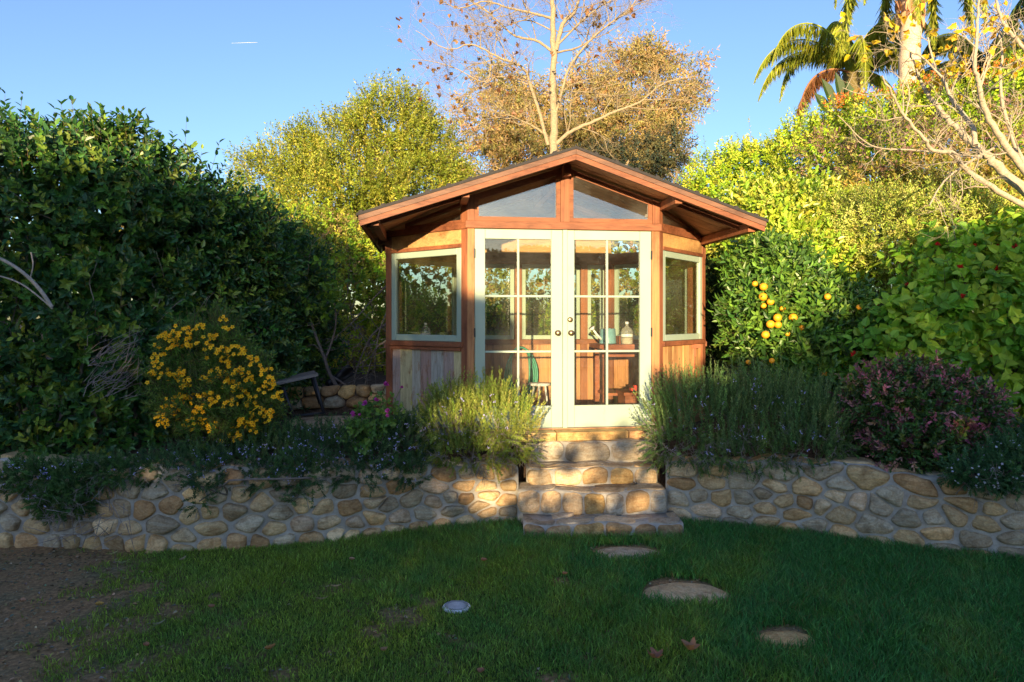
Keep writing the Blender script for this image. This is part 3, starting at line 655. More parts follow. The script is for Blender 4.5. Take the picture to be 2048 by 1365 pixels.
def jug(base, label, sc=1.):
    r = empty("glass_jug", label, "bottle", tuple(base))
    g = Geo(); pr = np.array([(.001, .001), (.062, .001), (.068, .01), (.068, .14), (.06, .17), (.025, .20), (.016, .215), (.016, .24)])*sc; lathe(g, pr, base, 20); g.build("glass_body", M['jug_glass'], r, True)
    g = Geo(); lathe(g, np.array([(.019, .23), (.02, .255), (.001, .258)])*sc, base, 16); g.build("cap", M['white'], r, True)
    g = Geo(); lathe(g, np.array([(.0685, .085), (.0692, .086), (.0692, .115), (.0685, .116)])*sc, base, 20); g.build("paper_band", M['white'], r, True)
    g = Geo(); lathe(g, np.array([(.001, .004), (.06, .004), (.064, .02), (.064, .075), (.001, .076)])*sc, base, 20); g.build("contents", m_plain('pale_grit', (.55, .45, .35), .8, 0, .3, .4, 90), r, True)
jug(L(.855, .69, 1.601), "clear glass jug with a white band standing on the potting bench")
jug(L(-1.42, 1.18, 1.626), "small glass jug on the left sill, standing in for a reflected bottle", .85)  # solid jug put here in place of a bottle's reflection
wc = empty("watering_can", "blue-grey watering can with a white spout on the potting bench", "watering can", tuple(L(.9, .95, 1.60)))
m_teal = m_plain('teal_enamel', (.16, .34, .40), .4)
g = Geo(); b_ = L(.71, .98, 1.601); lathe(g, [(.001, 0), (.10, 0), (.10, .01), (.088, .17), (.08, .175), (.078, .165), (.095, .012)], b_, 24); g.build("can_body", m_teal, wc, True)
g = Geo(); tube(g, [L(.64, .96, 1.64), L(.57, .93, 1.70), L(.515, .91, 1.765)], [.018, .014, .012], 10); tube(g, [L(.518, .911, 1.76), L(.495, .90, 1.79)], [.014, .038], 14); g.build("spout", M['white'], wc, True)
g = Geo(); th = np.linspace(-.3, 3.3, 14); tube(g, [L(.73+.06*math.sin(t), .99, 1.69+.085*math.cos(t)*1) for t in th], .008, 8); g.build("handle", m_teal, wc, True)
hs = empty("garden_hose", "coiled green garden hose hanging inside the left door", "hose", tuple(L(-.25, 1.8, 1.5)))
g = Geo()
for k in range(5):
    rx = .13+.018*k; rz = .30+.02*k; t = np.linspace(0, 2*np.pi, 40); tube(g, [L(-.22+rx*math.sin(a)+.01*math.sin(3*a+k), 1.80-.02*k, 1.53-rz+rz*math.cos(a)) for a in t], .013, 7, cap=False)
g.build("hose_coil", m_plain('green_rubber', (.04, .26, .18), .4), hs, True)
g = Geo(); tube(g, [L(-.22, 1.87, 1.50), L(-.22, 1.76, 1.50), L(-.22, 1.75, 1.54)], .01, 8); g.build("hook", M['iron'], hs, True)
stl = empty("stool", "small white three-legged stool on the shed floor behind the left door", "stool", tuple(L(-.03, 1.45, FZ)))
g = Geo(); lathe(g, [(.001, .30), (.13, .30), (.14, .315), (.13, .33), (.001, .333)], L(-.03, 1.45, FZ), 24); g.build("seat", M['white'], stl, True)
for a in (0.3, 2.4, 4.5):
    g = Geo(); tube(g, [L(-.03+.08*math.cos(a), 1.45+.08*math.sin(a), FZ+.30), L(-.03+.12*math.cos(a), 1.45+.12*math.sin(a), FZ+.001)], [.014, .011], 8); g.build("leg", M['white'], stl, True)
dk = empty("wooden_trunk", "low red-brown wooden chest on the shed floor below the bench", "chest", tuple(L(1.0, .45, FZ)))
part("chest_body", m_red, lambda g: sb(g, .72, 1.25, .30, .58, FZ+.001, FZ+.29), dk); part("lid", m_red, lambda g: sb(g, .70, 1.27, .28, .60, FZ+.291, FZ+.325), dk)
ty = empty("toy_car", "small red and blue toy on the wooden chest", "toy", tuple(L(.9, .4, FZ+.33)))
def boxr(g, s0, s1, y0, y1, z0, z1): sb(g, s0, s1, y0, y1, z0, z1)
part("toy_body", m_plain('red_plastic', (.6, .05, .04), .35), lambda g: (sb(g, .80, .98, .34, .42, FZ+.335, FZ+.365), sb(g, .84, .93, .35, .41, FZ+.3655, FZ+.395)), ty)
part("toy_bed", m_plain('blue_plastic', (.04, .18, .6), .35), lambda g: sb(g, .985, 1.08, .335, .425, FZ+.335, FZ+.375), ty)
for s in (.83, .95, 1.04):
    g = Geo(); tube(g, [L(s, .328, FZ+.339), L(s, .432, FZ+.339)], .013, 12); g.build("wheel", M['iron'], ty, True)

# ------------------------------------------------------------ plank bench, stone edging, nursery pots
pb = empty("plank_table", "weathered plank tabletop tilted on black metal legs beside the yellow daisies", "table", tuple(P(600, 800, 7.4)))
A0 = P(540, 768, 7.35); A1 = P(640, 746, 7.55)
def plk(g):
    d = A1-A0; d = d/np.linalg.norm(d); n_ = np.array([d[1], -d[0], 0]); n_ /= np.linalg.norm(n_); up = np.cross(n_, d)*-1; up = up if up[2] > 0 else -up
    for k in range(3):
        o0 = -n_*(.02+.145*k); e0, e1 = rng.uniform(-.04, .04, 2)
        V = [A0+d*e0+o0, A1+d*e1+o0, A1+d*e1+o0-n_*.135, A0+d*e0+o0-n_*.135]; g.add([v-up*.035 for v in V]+V, [CUBE])
g = Geo(); plk(g); g.build("plank_top", M['grey_wood'], pb)
for a, b in (((566, 776, 7.36), (588, 835, 7.30)), ((628, 755, 7.50), (648, 828, 7.42)), ((560, 772, 7.75), (572, 822, 7.8)), ((622, 752, 7.88), (640, 808, 7.9))):
    g = Geo(); tube(g, [P(*a), P(*b)], .018, 8); g.build("leg", M['iron'], pb, True)
g = Geo(); tube(g, [P(588, 833, 7.30), P(648, 826, 7.42)], .013, 8); g.build("crossbar", M['iron'], pb, True)
ed = empty("stone_edging", "low dry-stacked row of rounded stones along the path left of the shed", "edging", tuple(P(680, 820, 8.2)))
E0, E1 = P(560, 822, 8.15), P(782, 812, 8.4); dE = E1-E0; LE = np.linalg.norm(dE); dE = dE/LE
def mpE(u, v, d): return np.stack([E0[0]+dE[0]*u, E0[1]+dE[1]*u-d+v*.25, E0[2]+dE[2]*u+v], -1)
g = Geo(); add_stones(g, voronoi(LE, .27, .21, 1.4, 1, 91), mpE, .004, .09, seed=92, palette=[(.50, .36, .17), (.46, .30, .16), (.52, .48, .38), (.42, .40, .35), (.5, .38, .22)]); g.build("field_stones", M['stone'], ed, True)
g = Geo(); u = np.linspace(0, LE, 20); g.add(np.concatenate([mpE(u, u*0-.1, u*0+.01), mpE(u, u*0+.24, u*0-.0), mpE(u, u*0+.24, u*0-.3), mpE(u, u*0-.1, u*0-.3)]), [gridf(20, 4)]); g.build("packed_soil", M['soil'], ed, True)
c_ = P(665, 845, 7.5); V, Fc = slab_disc(c_[0], c_[1], .45, .30, c_[2]+.03, 5, .12)
o = np_obj("flagstone", V, Fc, M['slab'], None, np.broadcast_to((.50, .38, .24), (len(V), 3)), True); tag(o, "broad flat sandstone paver on the path in front of the stacked stones", "paver")
for i, (a, b, lb) in enumerate([((668, 765, 9.0), (700, 740, 9.2), "black plastic nursery pot lying on its side on the mulch"), ((656, 768, 8.9), (672, 760, 9.1), "small dark pot lying beside the larger black one on the mulch")]):
    a, b = P(*a), P(*b); g = Geo(); d = b-a; tube(g, [a+d*.02, a, b, a+d*.06], [.05, .055, .085, .05] if i == 0 else [.035, .04, .055, .035], 18); o = g.build("nursery_pot", M['iron'], None, True); tag(o, lb, "pot")
# ------------------------------------------------------------ vegetation helpers
def wob(p, s=1., seed=0.):
    x, y, z = p[..., 0]*s, p[..., 1]*s, p[..., 2]*s
    return (np.sin(2.1*x+seed+1.3*np.sin(1.7*z+seed))*np.cos(1.9*y-.7*seed)+.6*np.sin(3.7*z+2.3*x+seed*2)*np.cos(2.9*y+seed)+.45*np.sin(7.1*x-5.3*z+seed)*np.cos(6.3*y+4.1*z))/1.6
def ell_points(ells, n, depth=.35, front=.0, upper=-1., cull=.82, lump=.12, seed=0, clump=0):
    n = int(n*1.7) if clump else n; E = np.array(ells, float); a = (E[:, 3]*E[:, 4]+E[:, 4]*E[:, 5]+E[:, 3]*E[:, 5]); k = rng.choice(len(E), int(n*2.2), p=a/a.sum())
    d = norm(rng.normal(0, 1, (len(k), 3)))
    keep = (d[:, 2] > upper) & ((d[:, 1] < .35) | (rng.uniform(0, 1, len(d)) > front)); k, d = k[keep], d[keep]
    c = E[k, :3]; r = E[k, 3:]
    N = norm(d/r); p = c+d*r
    lm = 1+lump*wob(p, 2.2/np.mean(r)**.5, seed); q = 1-depth*rng.uniform(0, 1, len(d))**1.6
    p = c+d*r*(lm*q)[:, None]
    ins = np.zeros(len(p), bool)
    for i, e in enumerate(E):
        m_ = k != i; ins |= m_ & (np.sum(((p-e[:3])/(e[3:]*cull))**2, 1) < 1)
    p, N = p[~ins][:n], N[~ins][:n]
    if clump: k_ = (wob(p, clump, seed+5) > -.05) | (rng.uniform(0, 1, len(p)) < .22); p, N = p[k_], N[k_]
    return p, N
def rnd_dir(N, up=.4, jit=.5): return norm(N+np.array([0, 0, up])+rng.normal(0, jit, N.shape))
def wiggly(g, a, b, r0, r1, n=6, amp=.06, k=6, col=(.2, .16, .12)):
    a, b = np.asarray(a, float), np.asarray(b, float); t = np.linspace(0, 1, n)[:, None]; Lg = np.linalg.norm(b-a)
    p = a+(b-a)*t+rng.normal(0, amp*Lg/3, (n, 3))*np.sin(np.pi*t)*1.; tube(g, smooth_poly(p, 3), np.linspace(r0, r1, (n-1)*3+1), k, col, False); return p
def bush(name, label, cat, base, ells, n, length, nl, lL, lW, palette, weights=None, mat='leaf', stem_n=10, srad=.02, stemcol=(.2, .16, .12), up=.4, jit=.5, depth=.35, front=.5, kind=4, ang=.9, group=None, stems=True, lump=.12, upper=-1., droop=.15, var=.15, stemname="stem", seed=0., twig=True, updir=0., clump=0, facew=True):
    root = empty(name, label, cat, tuple(float(x) for x in base), group); g = Geo(); s = Geo()
    O, N = ell_points(ells, n, depth, front, upper, lump=lump, seed=seed, clump=clump)
    ln = length*rng.uniform(.6, 1.3, len(O)); shoots(g, O, rnd_dir(N, up, jit), ln, nl, lL, lW, palette, weights, ang, kind, var, droop, stems=s if twig else None, srad=max(.002, lL*.03), updir=updir, face=N if facew else None)
    for i in range(stem_n):
        e = ells[rng.integers(len(ells))]; b = np.array(base)+rng.normal(0, srad*2.2, 3)*[1, 1, 0]
        wiggly(s, b, np.array(e[:3])+rng.normal(0, .35, 3)*np.array(e[3:]), srad, srad*.3, 6, .25, 6, stemcol)
    g.build("foliage" if 'tree' not in name else "crown", M[mat], root); s.build(stemname, M['bark'], root, True)
    return root
GREEN_D = [(.030, .075, .016), (.045, .10, .022), (.022, .055, .016), (.085, .125, .025)]
GREEN_L = [(.25, .40, .03), (.36, .46, .045), (.16, .28, .03), (.46, .46, .06), (.28, .22, .08)]
# ---- hedges along a line in plan
def hedge(name, label, pts, thick, n, length, nl, lL, lW, palette, weights=None, mat='leaf_gloss', kind=6, lump=.16, depth=.45, bot=0., seed=1., jit=.45, topfrac=None, stem_n=26, sway=0., inner=True):
    pts = np.array(pts, float); root = empty(name, label, "hedge", tuple(float(v) for v in pts[len(pts)//2][:3]))
    sg = np.linalg.norm(np.diff(pts[:, :2], axis=0), axis=1); S = np.concatenate([[0], np.cumsum(sg)])
    H = pts[:, 3]-pts[:, 2]; Hm = H.mean(); fr_t = thick/(thick+Hm)
    def surf(u, v, n_):
        x = np.interp(u, S, pts[:, 0]); y = np.interp(u, S, pts[:, 1]); zb = np.interp(u, S, pts[:, 2]); zt = np.interp(u, S, pts[:, 3])
        e = .5; dx = np.interp(u+e, S, pts[:, 0])-np.interp(u-e, S, pts[:, 0]); dy = np.interp(u+e, S, pts[:, 1])-np.interp(u-e, S, pts[:, 1]); l_ = np.hypot(dx, dy)+1e-9
        out = np.stack([dy/l_, -dx/l_, 0*dx], -1)
        top = v > (1-fr_t); fv = np.clip(v/(1-fr_t), 0, 1); tb = np.clip((v-(1-fr_t))/fr_t, 0, 1)
        rr = .35; z = zb+(zt-zb)*fv; back = tb*thick; rc = np.clip((fv-(1-rr/Hm))/(rr/Hm), 0, 1)
        back = back+np.where(top, rr*.6, rr*.6*rc**2); N = out*(1-np.where(top, 1., rc*.7))[:, None]+np.array([0, 0, 1.])*(np.where(top, 1., rc*.7))[:, None]
        p = np.stack([x, y, z], -1)-out*back[:, None]; N = norm(N)
        return p+N*(lump*wob(p, 1.6, seed)+lump*.5*wob(p, 4., seed+3))[:, None], N
    u = rng.uniform(0, S[-1], n); v = rng.uniform(bot, 1, n); p, N = surf(u, v, n); p = p-N*(depth*rng.uniform(0, 1, n)**1.7)[:, None]
    k_ = (wob(p, 3.2, seed+9) > -.25) | (rng.uniform(0, 1, n) < .45); p, N = p[k_], N[k_]; n = len(p)
    g = Geo(); s = Geo(); D = rnd_dir(N, .45, jit); ln = length*rng.uniform(.6, 1.3, n)
    tall = rng.uniform(0, 1, n) < .03; ln[tall] *= 1.8; D[tall] = norm(D[tall]*.5+[0, 0, 1])
    shoots(g, p, D, ln, nl, lL, lW, palette, weights, .95, kind, .16, .18, stems=s, srad=.003, face=norm(N*[1, 1, .4]))
    g.build("foliage", M[mat], root)
    u = np.linspace(.1, S[-1]-.1, stem_n)+rng.normal(0, .1, stem_n); q, Nq = surf(np.clip(u, 0, S[-1]), np.full(stem_n, .02), stem_n)
    for i in range(stem_n):
        b = q[i]-Nq[i]*rng.uniform(.1, .5); t, _ = surf(np.array([np.clip(u[i]+rng.normal(0, .3), 0, S[-1])]), np.array([rng.uniform(.35, .8)]), 1)
        wiggly(s, b, t[0]-Nq[i]*.4, .022, .006, 6, .22, 6, (.24, .2, .16))
        for _ in range(3):
            a = b+(t[0]-b)*rng.uniform(.2, .8); wiggly(s, a, a+rng.normal(0, .25, 3)+Nq[i]*.12+[0, 0, .25], .006, .002, 5, .3, 4, (.26, .22, .18))
    if inner:                                    # the thicket of inner twigs and old leaves that closes the view through
        m = int(n*.35); u = rng.uniform(0, S[-1], m); v = rng.uniform(0, 1-fr_t*.6, m); p, N = surf(u, v, m); p = p-N*rng.uniform(.45, thick*.8, m)[:, None]
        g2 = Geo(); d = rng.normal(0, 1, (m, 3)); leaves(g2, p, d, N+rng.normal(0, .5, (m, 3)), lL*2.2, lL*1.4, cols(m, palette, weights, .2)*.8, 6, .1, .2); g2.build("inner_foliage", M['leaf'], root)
    s.build("branches", M['bark'], root, True); return root
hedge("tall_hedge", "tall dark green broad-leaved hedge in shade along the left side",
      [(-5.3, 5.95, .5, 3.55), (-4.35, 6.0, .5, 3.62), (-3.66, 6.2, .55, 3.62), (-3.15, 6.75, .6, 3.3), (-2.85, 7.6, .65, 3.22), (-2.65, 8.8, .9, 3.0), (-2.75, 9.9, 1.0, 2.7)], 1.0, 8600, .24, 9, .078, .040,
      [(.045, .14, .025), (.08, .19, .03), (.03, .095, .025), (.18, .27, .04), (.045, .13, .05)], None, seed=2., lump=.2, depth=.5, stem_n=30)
hedge("bright_hedge", "sunlit yellow-green hedge behind the shed on its left, brown twigs showing below",
      [(-4.6, 11.4, 1., 3.75), (-3.4, 11.2, 1., 3.6), (-2.3, 11.0, 1., 3.35), (-1.7, 11.1, 1., 2.3), (-1., 11.2, 1., 2.0), (.8, 11.5, 1., 1.95), (2.2, 11.7, .9, 2.0), (2.8, 11.6, .9, 3.0), (3.3, 11.6, .9, 3.2)], 1.2, 8500, .2, 9, .065, .034,
      GREEN_L, None, mat='leaf', kind=4, seed=5., lump=.22)
hedge("great_hedge", "great sunlit yellow-green hedge rising along the right side of the garden",
      [(2.95, 12.2, .8, 4.25), (3.9, 12.0, .8, 4.95), (4.9, 11.2, .8, 5.2), (5.9, 10.5, .8, 5.35), (6.9, 9.9, .8, 5.45), (8.0, 9.3, .8, 5.6), (9.2, 8.6, .8, 5.9)], 1.6, 17500, .22, 9, .062, .034,
      [(.32, .50, .03), (.44, .58, .04), (.22, .38, .025), (.56, .60, .07), (.40, .50, .04), (.18, .30, .03)], None, mat='leaf_gloss', kind=4, seed=8., lump=.3, depth=.5)

hedge("golden_thicket", "tall golden-green thicket glimpsed through the shed windows from behind", [(-8, 16.0, 1., 3.9), (-4, 17.5, 1.2, 4.4), (-1, 18., 1.2, 4.5), (2, 18., 1.2, 4.6), (5, 17., 1.2, 4.6), (8, 16, 1.2, 5.)], 1.2, 5200, .3, 9, .11, .055,
      [(.22, .26, .03), (.28, .27, .05), (.15, .2, .025), (.3, .22, .07)], None, mat='leaf', kind=4, seed=15., lump=.3)
hedge("outer_hedge", "sunlit hedge glinting through gaps in the tall dark hedge from beyond", [(-9.5, 5.5, 0., 3.0), (-7.2, 7.5, .2, 3.0), (-6., 10.5, .6, 3.1), (-5.6, 14., 1., 3.3)], 1.0, 3600, .3, 9, .10, .055, GREEN_L, None, mat='leaf', kind=4, seed=16., lump=.2)
# patches inside / in front of the great hedge: purple-grey and ochre shrubs
def ell(px, py, Y, rx, rz, ry=None): c = P(px, py, Y); return (c[0], c[1], c[2], rx, ry or rx*.8, rz)
bush("purple_shrub", "dusky purple-brown shrub growing through the great hedge above the pale bush", "shrub", P(1870, 560, 9.2), [ell(1800, 330, 9.3, .75, .55), ell(1940, 380, 9.0, .8, .6), ell(1650, 330, 9.9, .35, .45), ell(2010, 300, 8.8, .6, .5)], 1300, .2, 8, .055, .028,
     [(.36, .24, .18), (.40, .32, .12), (.25, .30, .06), (.40, .42, .1), (.28, .17, .16)], None, 'leaf', 10, .03, front=.9, seed=3)
bush("ochre_shrub", "ochre and olive leaved shrub on the right in front of the great hedge", "shrub", P(1930, 560, 8.7), [ell(1890, 400, 8.6, .65, .4), ell(2020, 430, 8.3, .7, .5), ell(1760, 390, 9.1, .5, .3)], 1000, .2, 8, .07, .03,
     [(.42, .36, .06), (.32, .32, .05), (.5, .36, .1), (.22, .25, .05)], None, 'leaf', 8, .03, front=.9, seed=4)
bush("pale_bush", "pale silvery yellow-green bush in full sun above the orange tree", "shrub", P(1780, 640, 8.5), [ell(1760, 480, 8.4, .75, .5), ell(1900, 460, 8.2, .75, .5), ell(1640, 470, 8.8, .6, .45), ell(2020, 500, 8.0, .6, .5)], 4200, .24, 12, .042, .016,
     [(.50, .56, .14), (.62, .64, .2), (.40, .50, .09), (.30, .42, .06)], None, 'leaf_matte', 12, .02, front=.9, seed=5, up=.8)
bush("broadleaf_shrub", "glossy broad-leaved shrub in sun between the shed eave and the pale bush", "shrub", P(1560, 640, 8.6), [ell(1560, 470, 8.7, .55, .5), ell(1480, 520, 9.3, .45, .4), ell(1640, 540, 8.4, .5, .35), ell(1420, 560, 9.9, .4, .45), ell(1510, 440, 9.0, .5, .4), ell(1600, 430, 8.9, .45, .35), ell(1570, 520, 8.3, .5, .3)], 2500, .22, 8, .085, .04,
     [(.26, .44, .04), (.36, .50, .045), (.46, .50, .07)], None, 'leaf_gloss', 8, .02, front=.9, kind=6, seed=6)
bush("small_pale_shrub", "small pale green shrub in the sunlit gap right of the shed", "shrub", P(1445, 740, 9.4), [ell(1445, 650, 9.4, .32, .55), ell(1470, 610, 9.6, .3, .35)], 1000, .18, 8, .045, .022,
     [(.42, .46, .16), (.34, .42, .1)], None, 'leaf', 6, .015, seed=7)
bush("dark_evergreen_shrub", "dark evergreen shrub beside the right wall of the shed", "shrub", P(1412, 780, 8.9), [ell(1405, 640, 9.0, .16, .8), ell(1425, 560, 9.4, .2, .4)], 800, .16, 8, .05, .024, GREEN_D, None, 'leaf', 5, .015, seed=8)

# ---- orange tree with its fruit
ot = bush("orange_tree", "small dark green orange tree hung with ripe oranges right of the shed", "tree", P(1600, 850, 7.5), [ell(1550, 580, 7.6, .42, .42), ell(1520, 640, 7.5, .30, .40), ell(1600, 640, 7.5, .55, .50), ell(1690, 690, 7.4, .45, .45), ell(1530, 540, 7.8, .22, .28), ell(1620, 740, 7.3, .50, .35)], 2300, .2, 8, .088, .038,
     [(.08, .19, .03), (.12, .25, .035), (.17, .30, .045), (.05, .13, .025)], None, 'leaf_gloss', 8, .03, front=.8, kind=6, lump=.3, clump=5., seed=9, stemname="trunk")
fruit = [(1510, 568), (1527, 574, 1.1), (1526, 594, 1.15), (1541, 604, 1.), (1527, 612, .8), (1565, 618, .8), (1555, 636, 1.15), (1586, 636, 1.2), (1541, 649, 1.15), (1556, 650, 1.), (1604, 657, 1.), (1531, 670, 1.1), (1575, 668, .7), (1655, 594, .9), (1544, 722, .8), (1631, 731, 1.), (1690, 730, 1.15), (1698, 745, .9), (1650, 750, .9), (1697, 756, .8), (1497, 725, .7), (1718, 615, .8)]
m_ = NT('orange_peel').set(.45, .4); nz_ = m_.noise(90, 3, m_.coord()); m_.color(m_.mix((.85, .40, .02), (.78, .30, .015), m_.noise(6, 2, m_.coord()).outputs[0])); m_.bump(nz_.outputs[0], .25, .002); M['orange'] = m_.m
for f in fruit:
    px, py = f[:2]; sc = f[2] if len(f) > 2 else .8; c = P(px, py, 6.98+rng.uniform(-.06, .06)); r = .037*sc
    g = Geo(); a = np.linspace(-np.pi/2, np.pi/2, 10); lathe(g, np.stack([np.maximum(np.cos(a), .02)*r, np.sin(a)*r*.95], -1), c, 16); fo = g.build("orange_fruit", M['orange'], ot, True)

# ---- large-leaved shrub with red flowers
def heart_bush():
    ells = [ell(1830, 700, 7.0, .55, .50), ell(1960, 650, 6.9, .70, .60), ell(1900, 560, 7.2, .50, .40), ell(2060, 560, 6.9, .60, .60), ell(2030, 760, 6.7, .60, .50), ell(1760, 740, 6.9, .32, .32), ell(2120, 680, 6.7, .6, .7)]
    base = P(1950, 900, 6.9); root = empty("red_flowered_shrub", "big light green heart-leaved shrub dotted with small red flowers at the right", "shrub", tuple(base)); g = Geo(); s = Geo()
    O, N = ell_points(ells, 1500, .45, .8, lump=.2, seed=11)
    shoots(g, O, rnd_dir(N, .5, .5), .22*rng.uniform(.6, 1.3, len(O)), 6, .105, .082, [(.24, .46, .045), (.32, .52, .055), (.16, .36, .045), (.40, .54, .06)], None, 1.0, 6, .12, .35, stems=s, srad=.004, face=N)
    for i in range(16):
        e = ells[i % len(ells)]; wiggly(s, base+rng.normal(0, .08, 3)*[1, 1, 0], np.array(e[:3])+rng.normal(0, .4, 3)*np.array(e[3:]), .02, .006, 6, .2, 6, (.2, .2, .1))
    g.build("foliage", M['leaf'], root); s.build("stem", M['bark'], root, True)
    f = Geo(); O, N = ell_points(ells, 75, .02, 1., -.5, lump=.25, seed=11)
    for k in range(5):
        D = norm(N+np.array([0, 0, .2])+rng.normal(0, .5, N.shape)); leaves(f, O+N*.12, D, N+rng.normal(0, .3, N.shape), .045, .028, cols(len(O), [(.60, .02, .02), (.5, .03, .03)], None, .1), 6, .3, .2)
    f.build("red_flowers", M['petal'], root)
heart_bush()

# ---- purple-leaved shrub over the wall
def loro():
    ells = [ell(1830, 840, 6.15, .44, .36, .40), ell(1760, 820, 6.2, .28, .24, .3), ell(1920, 835, 6.05, .30, .28, .3), ell(1850, 895, 5.85, .38, .18, .25), ell(1820, 770, 6.3, .35, .15, .3)]
    base = P(1830, 930, 6.3); root = empty("purple_leaved_shrub", "rounded shrub of pink-purple and dark green leaves spilling over the right wall", "shrub", tuple(base)); g = Geo(); s = Geo()
    O, N = ell_points(ells, 1900, .4, .8, lump=.15, seed=12)
    shoots(g, O, rnd_dir(N, .25, .5), .14*rng.uniform(.6, 1.3, len(O)), 8, .040, .024, [(.05, .13, .03), (.08, .18, .04), (.16, .20, .04), (.14, .06, .07)], [.4, .3, .15, .15], .9, 6, .15, .15, stems=s, srad=.002)
    g.build("foliage", M['leaf_gloss'], root)
    f = Geo(); O, N = ell_points(ells, 330, .04, .8, -.6, lump=.17, seed=12)
    shoots(f, O+N*.03, rnd_dir(N, .0, .35), .12*rng.uniform(.6, 1.3, len(O)), 8, .042, .022, [(.46, .16, .24), (.52, .24, .28), (.30, .10, .14), (.42, .24, .2)], None, .75, 6, .15, .2, stems=s, srad=.002)
    f.build("purple_tips", M['leaf_matte'], root)
    for i in range(14): e = ells[i % 5]; wiggly(s, base+rng.normal(0, .05, 3)*[1, 1, 0], np.array(e[:3])+rng.normal(0, .4, 3)*np.array(e[3:]), .015, .004, 6, .2, 5, (.2, .15, .12))
    s.build("stem", M['bark'], root, True)
loro()

# ---- rosemary
def rosemary(label, ells, base, n, ln, pal, n_grey, seed, up=1.4, jit=.3, flowers=60, nl=44, name="rosemary_bush"):
    root = empty(name, label, "shrub", tuple(float(v) for v in base)); g = Geo(); s = Geo(); O, N = ell_points(ells, n, .5, .55, -.75, lump=.18, seed=seed)
    D = rnd_dir(N*.7, up, jit); low = N[:, 2] < -.1; D[low] = norm(N[low]+rng.normal(0, .4, (low.sum(), 3)))
    L_ = ln*rng.uniform(.5, 1.4, len(O)); L_[low] *= .6
    shoots(g, O, D, L_, nl, .030, .0065, pal, None, .85, 4, .22, 0., stems=s, srad=.002, stemcol=tuple(np.array(pal[0])*.9)); g.build("foliage", M['leaf_matte'], root)
    O, N = ell_points(ells, int(n_grey*1.3), .12, .9, -1, lump=.15, seed=seed); k = N[:, 2] < .05; O, N = O[k], N[k]
    for o_, n_ in zip(O, N):
        d = norm(n_+rng.normal(0, .6, 3)+[0, 0, .25]); l = rng.uniform(.06, .16); p1 = o_+d*l*.5+rng.normal(0, .015, 3)
        P0 = [o_, p1, p1, p1, p1]; P1 = [p1]+[p1+norm(d+rng.normal(0, .7, 3))*l*rng.uniform(.3, .7) for _ in range(4)]
        segs(s, P0, P1, [.003]+[.0025]*4, [.0025]+[.0012]*4, 3, (.30, .27, .24))
    for i in range(14): e = ells[rng.integers(len(ells))]; wiggly(s, np.array(base)+rng.normal(0, .12, 3)*[1, .6, 0], np.array(e[:3])+rng.normal(0, .35, 3)*np.array(e[3:]), .014, .005, 6, .3, 5, (.22, .18, .15))
    s.build("stem", M['bark'], root, True)
    f = Geo(); O, N = ell_points(ells, flowers, .05, .8, -.6, lump=.2, seed=seed); O = O+rnd_dir(N*.6, 1.2, .3)*rng.uniform(0, ln*.7, len(O))[:, None]
    for k in range(4): D = norm(N+rng.normal(0, .8, N.shape)); leaves(f, O+rng.normal(0, .008, O.shape), D, N+rng.normal(0, .5, N.shape), .016, .012, cols(len(O), [(.46, .48, .85), (.52, .52, .88), (.6, .58, .9)], None, .1), 4, .2, .2)
    if flowers: f.build("flowers", M['petal'], root)
    return root
ROS = [(.12, .22, .07), (.15, .26, .09), (.09, .17, .06), (.2, .29, .12)]
rosemary("big dusky green rosemary bush with upright shoots overhanging the wall right of the steps", [ell(1400, 850, 6.5, .46, .31, .38), ell(1520, 845, 6.5, .50, .33, .40), ell(1620, 860, 6.4, .34, .28, .36), ell(1370, 890, 6.4, .30, .18, .25), ell(1480, 905, 6.25, .45, .14, .22), ell(1600, 900, 6.15, .38, .14, .22)], P(1500, 940, 6.7), 1700, .26, ROS, 700, 14, flowers=130)
rosemary("sunlit yellow-green rosemary bush beside the left door, leaning toward the steps", [ell(900, 850, 6.35, .26, .30, .30), ell(985, 850, 6.35, .30, .28, .30), ell(1025, 870, 6.3, .20, .24, .22), ell(940, 905, 6.2, .40, .14, .2)], P(970, 940, 6.45), 950, .20, [(.24, .32, .06), (.30, .36, .08), (.17, .25, .05), (.34, .36, .1)], 320, 15, jit=.38, flowers=50)
rosemary("blue-flowered trailing rosemary tumbling over the left wall below the pink flowers", [ell(560, 905, 6.05, .50, .14, .35), ell(690, 905, 6.15, .48, .15, .35), ell(790, 890, 6.3, .36, .20, .35), ell(450, 925, 5.85, .42, .11, .3), ell(600, 950, 5.75, .20, .14, .08), ell(720, 945, 5.85, .25, .1, .08), ell(400, 975, 5.5, .05, .22, .05), ell(595, 990, 5.68, .035, .15, .04), ell(530, 960, 5.6, .12, .10, .05), ell(820, 950, 6.0, .12, .12, .06), ell(340, 945, 5.65, .25, .08, .12)], P(640, 925, 6.1), 2100, .17, [(.08, .16, .06), (.11, .19, .08), (.06, .13, .06)], 260, 16, up=.7, jit=.55, flowers=420, name="trailing_rosemary")
rosemary("straggly trailing rosemary with bare grey twigs hanging over the far left end of the wall", [ell(150, 960, 5.6, .32, .12, .15), ell(235, 945, 5.6, .26, .09, .14), ell(130, 1000, 5.5, .20, .16, .10), ell(60, 960, 5.55, .2, .12, .12)], P(170, 930, 5.8), 900, .11, [(.08, .17, .055), (.11, .2, .075)], 200, 17, up=.3, jit=.7, flowers=60, name="trailing_rosemary")
rosemary("white-flowered low trailing shrub hanging over the wall at the right edge", [ell(1960, 950, 5.35, .24, .10, .14), ell(2040, 940, 5.3, .30, .18, .18), ell(2090, 910, 5.4, .3, .22, .2)], P(2010, 930, 5.6), 900, .13, [(.06, .15, .06), (.08, .18, .08)], 60, 18, up=.3, jit=.7, flowers=0, name="trailing_shrub")
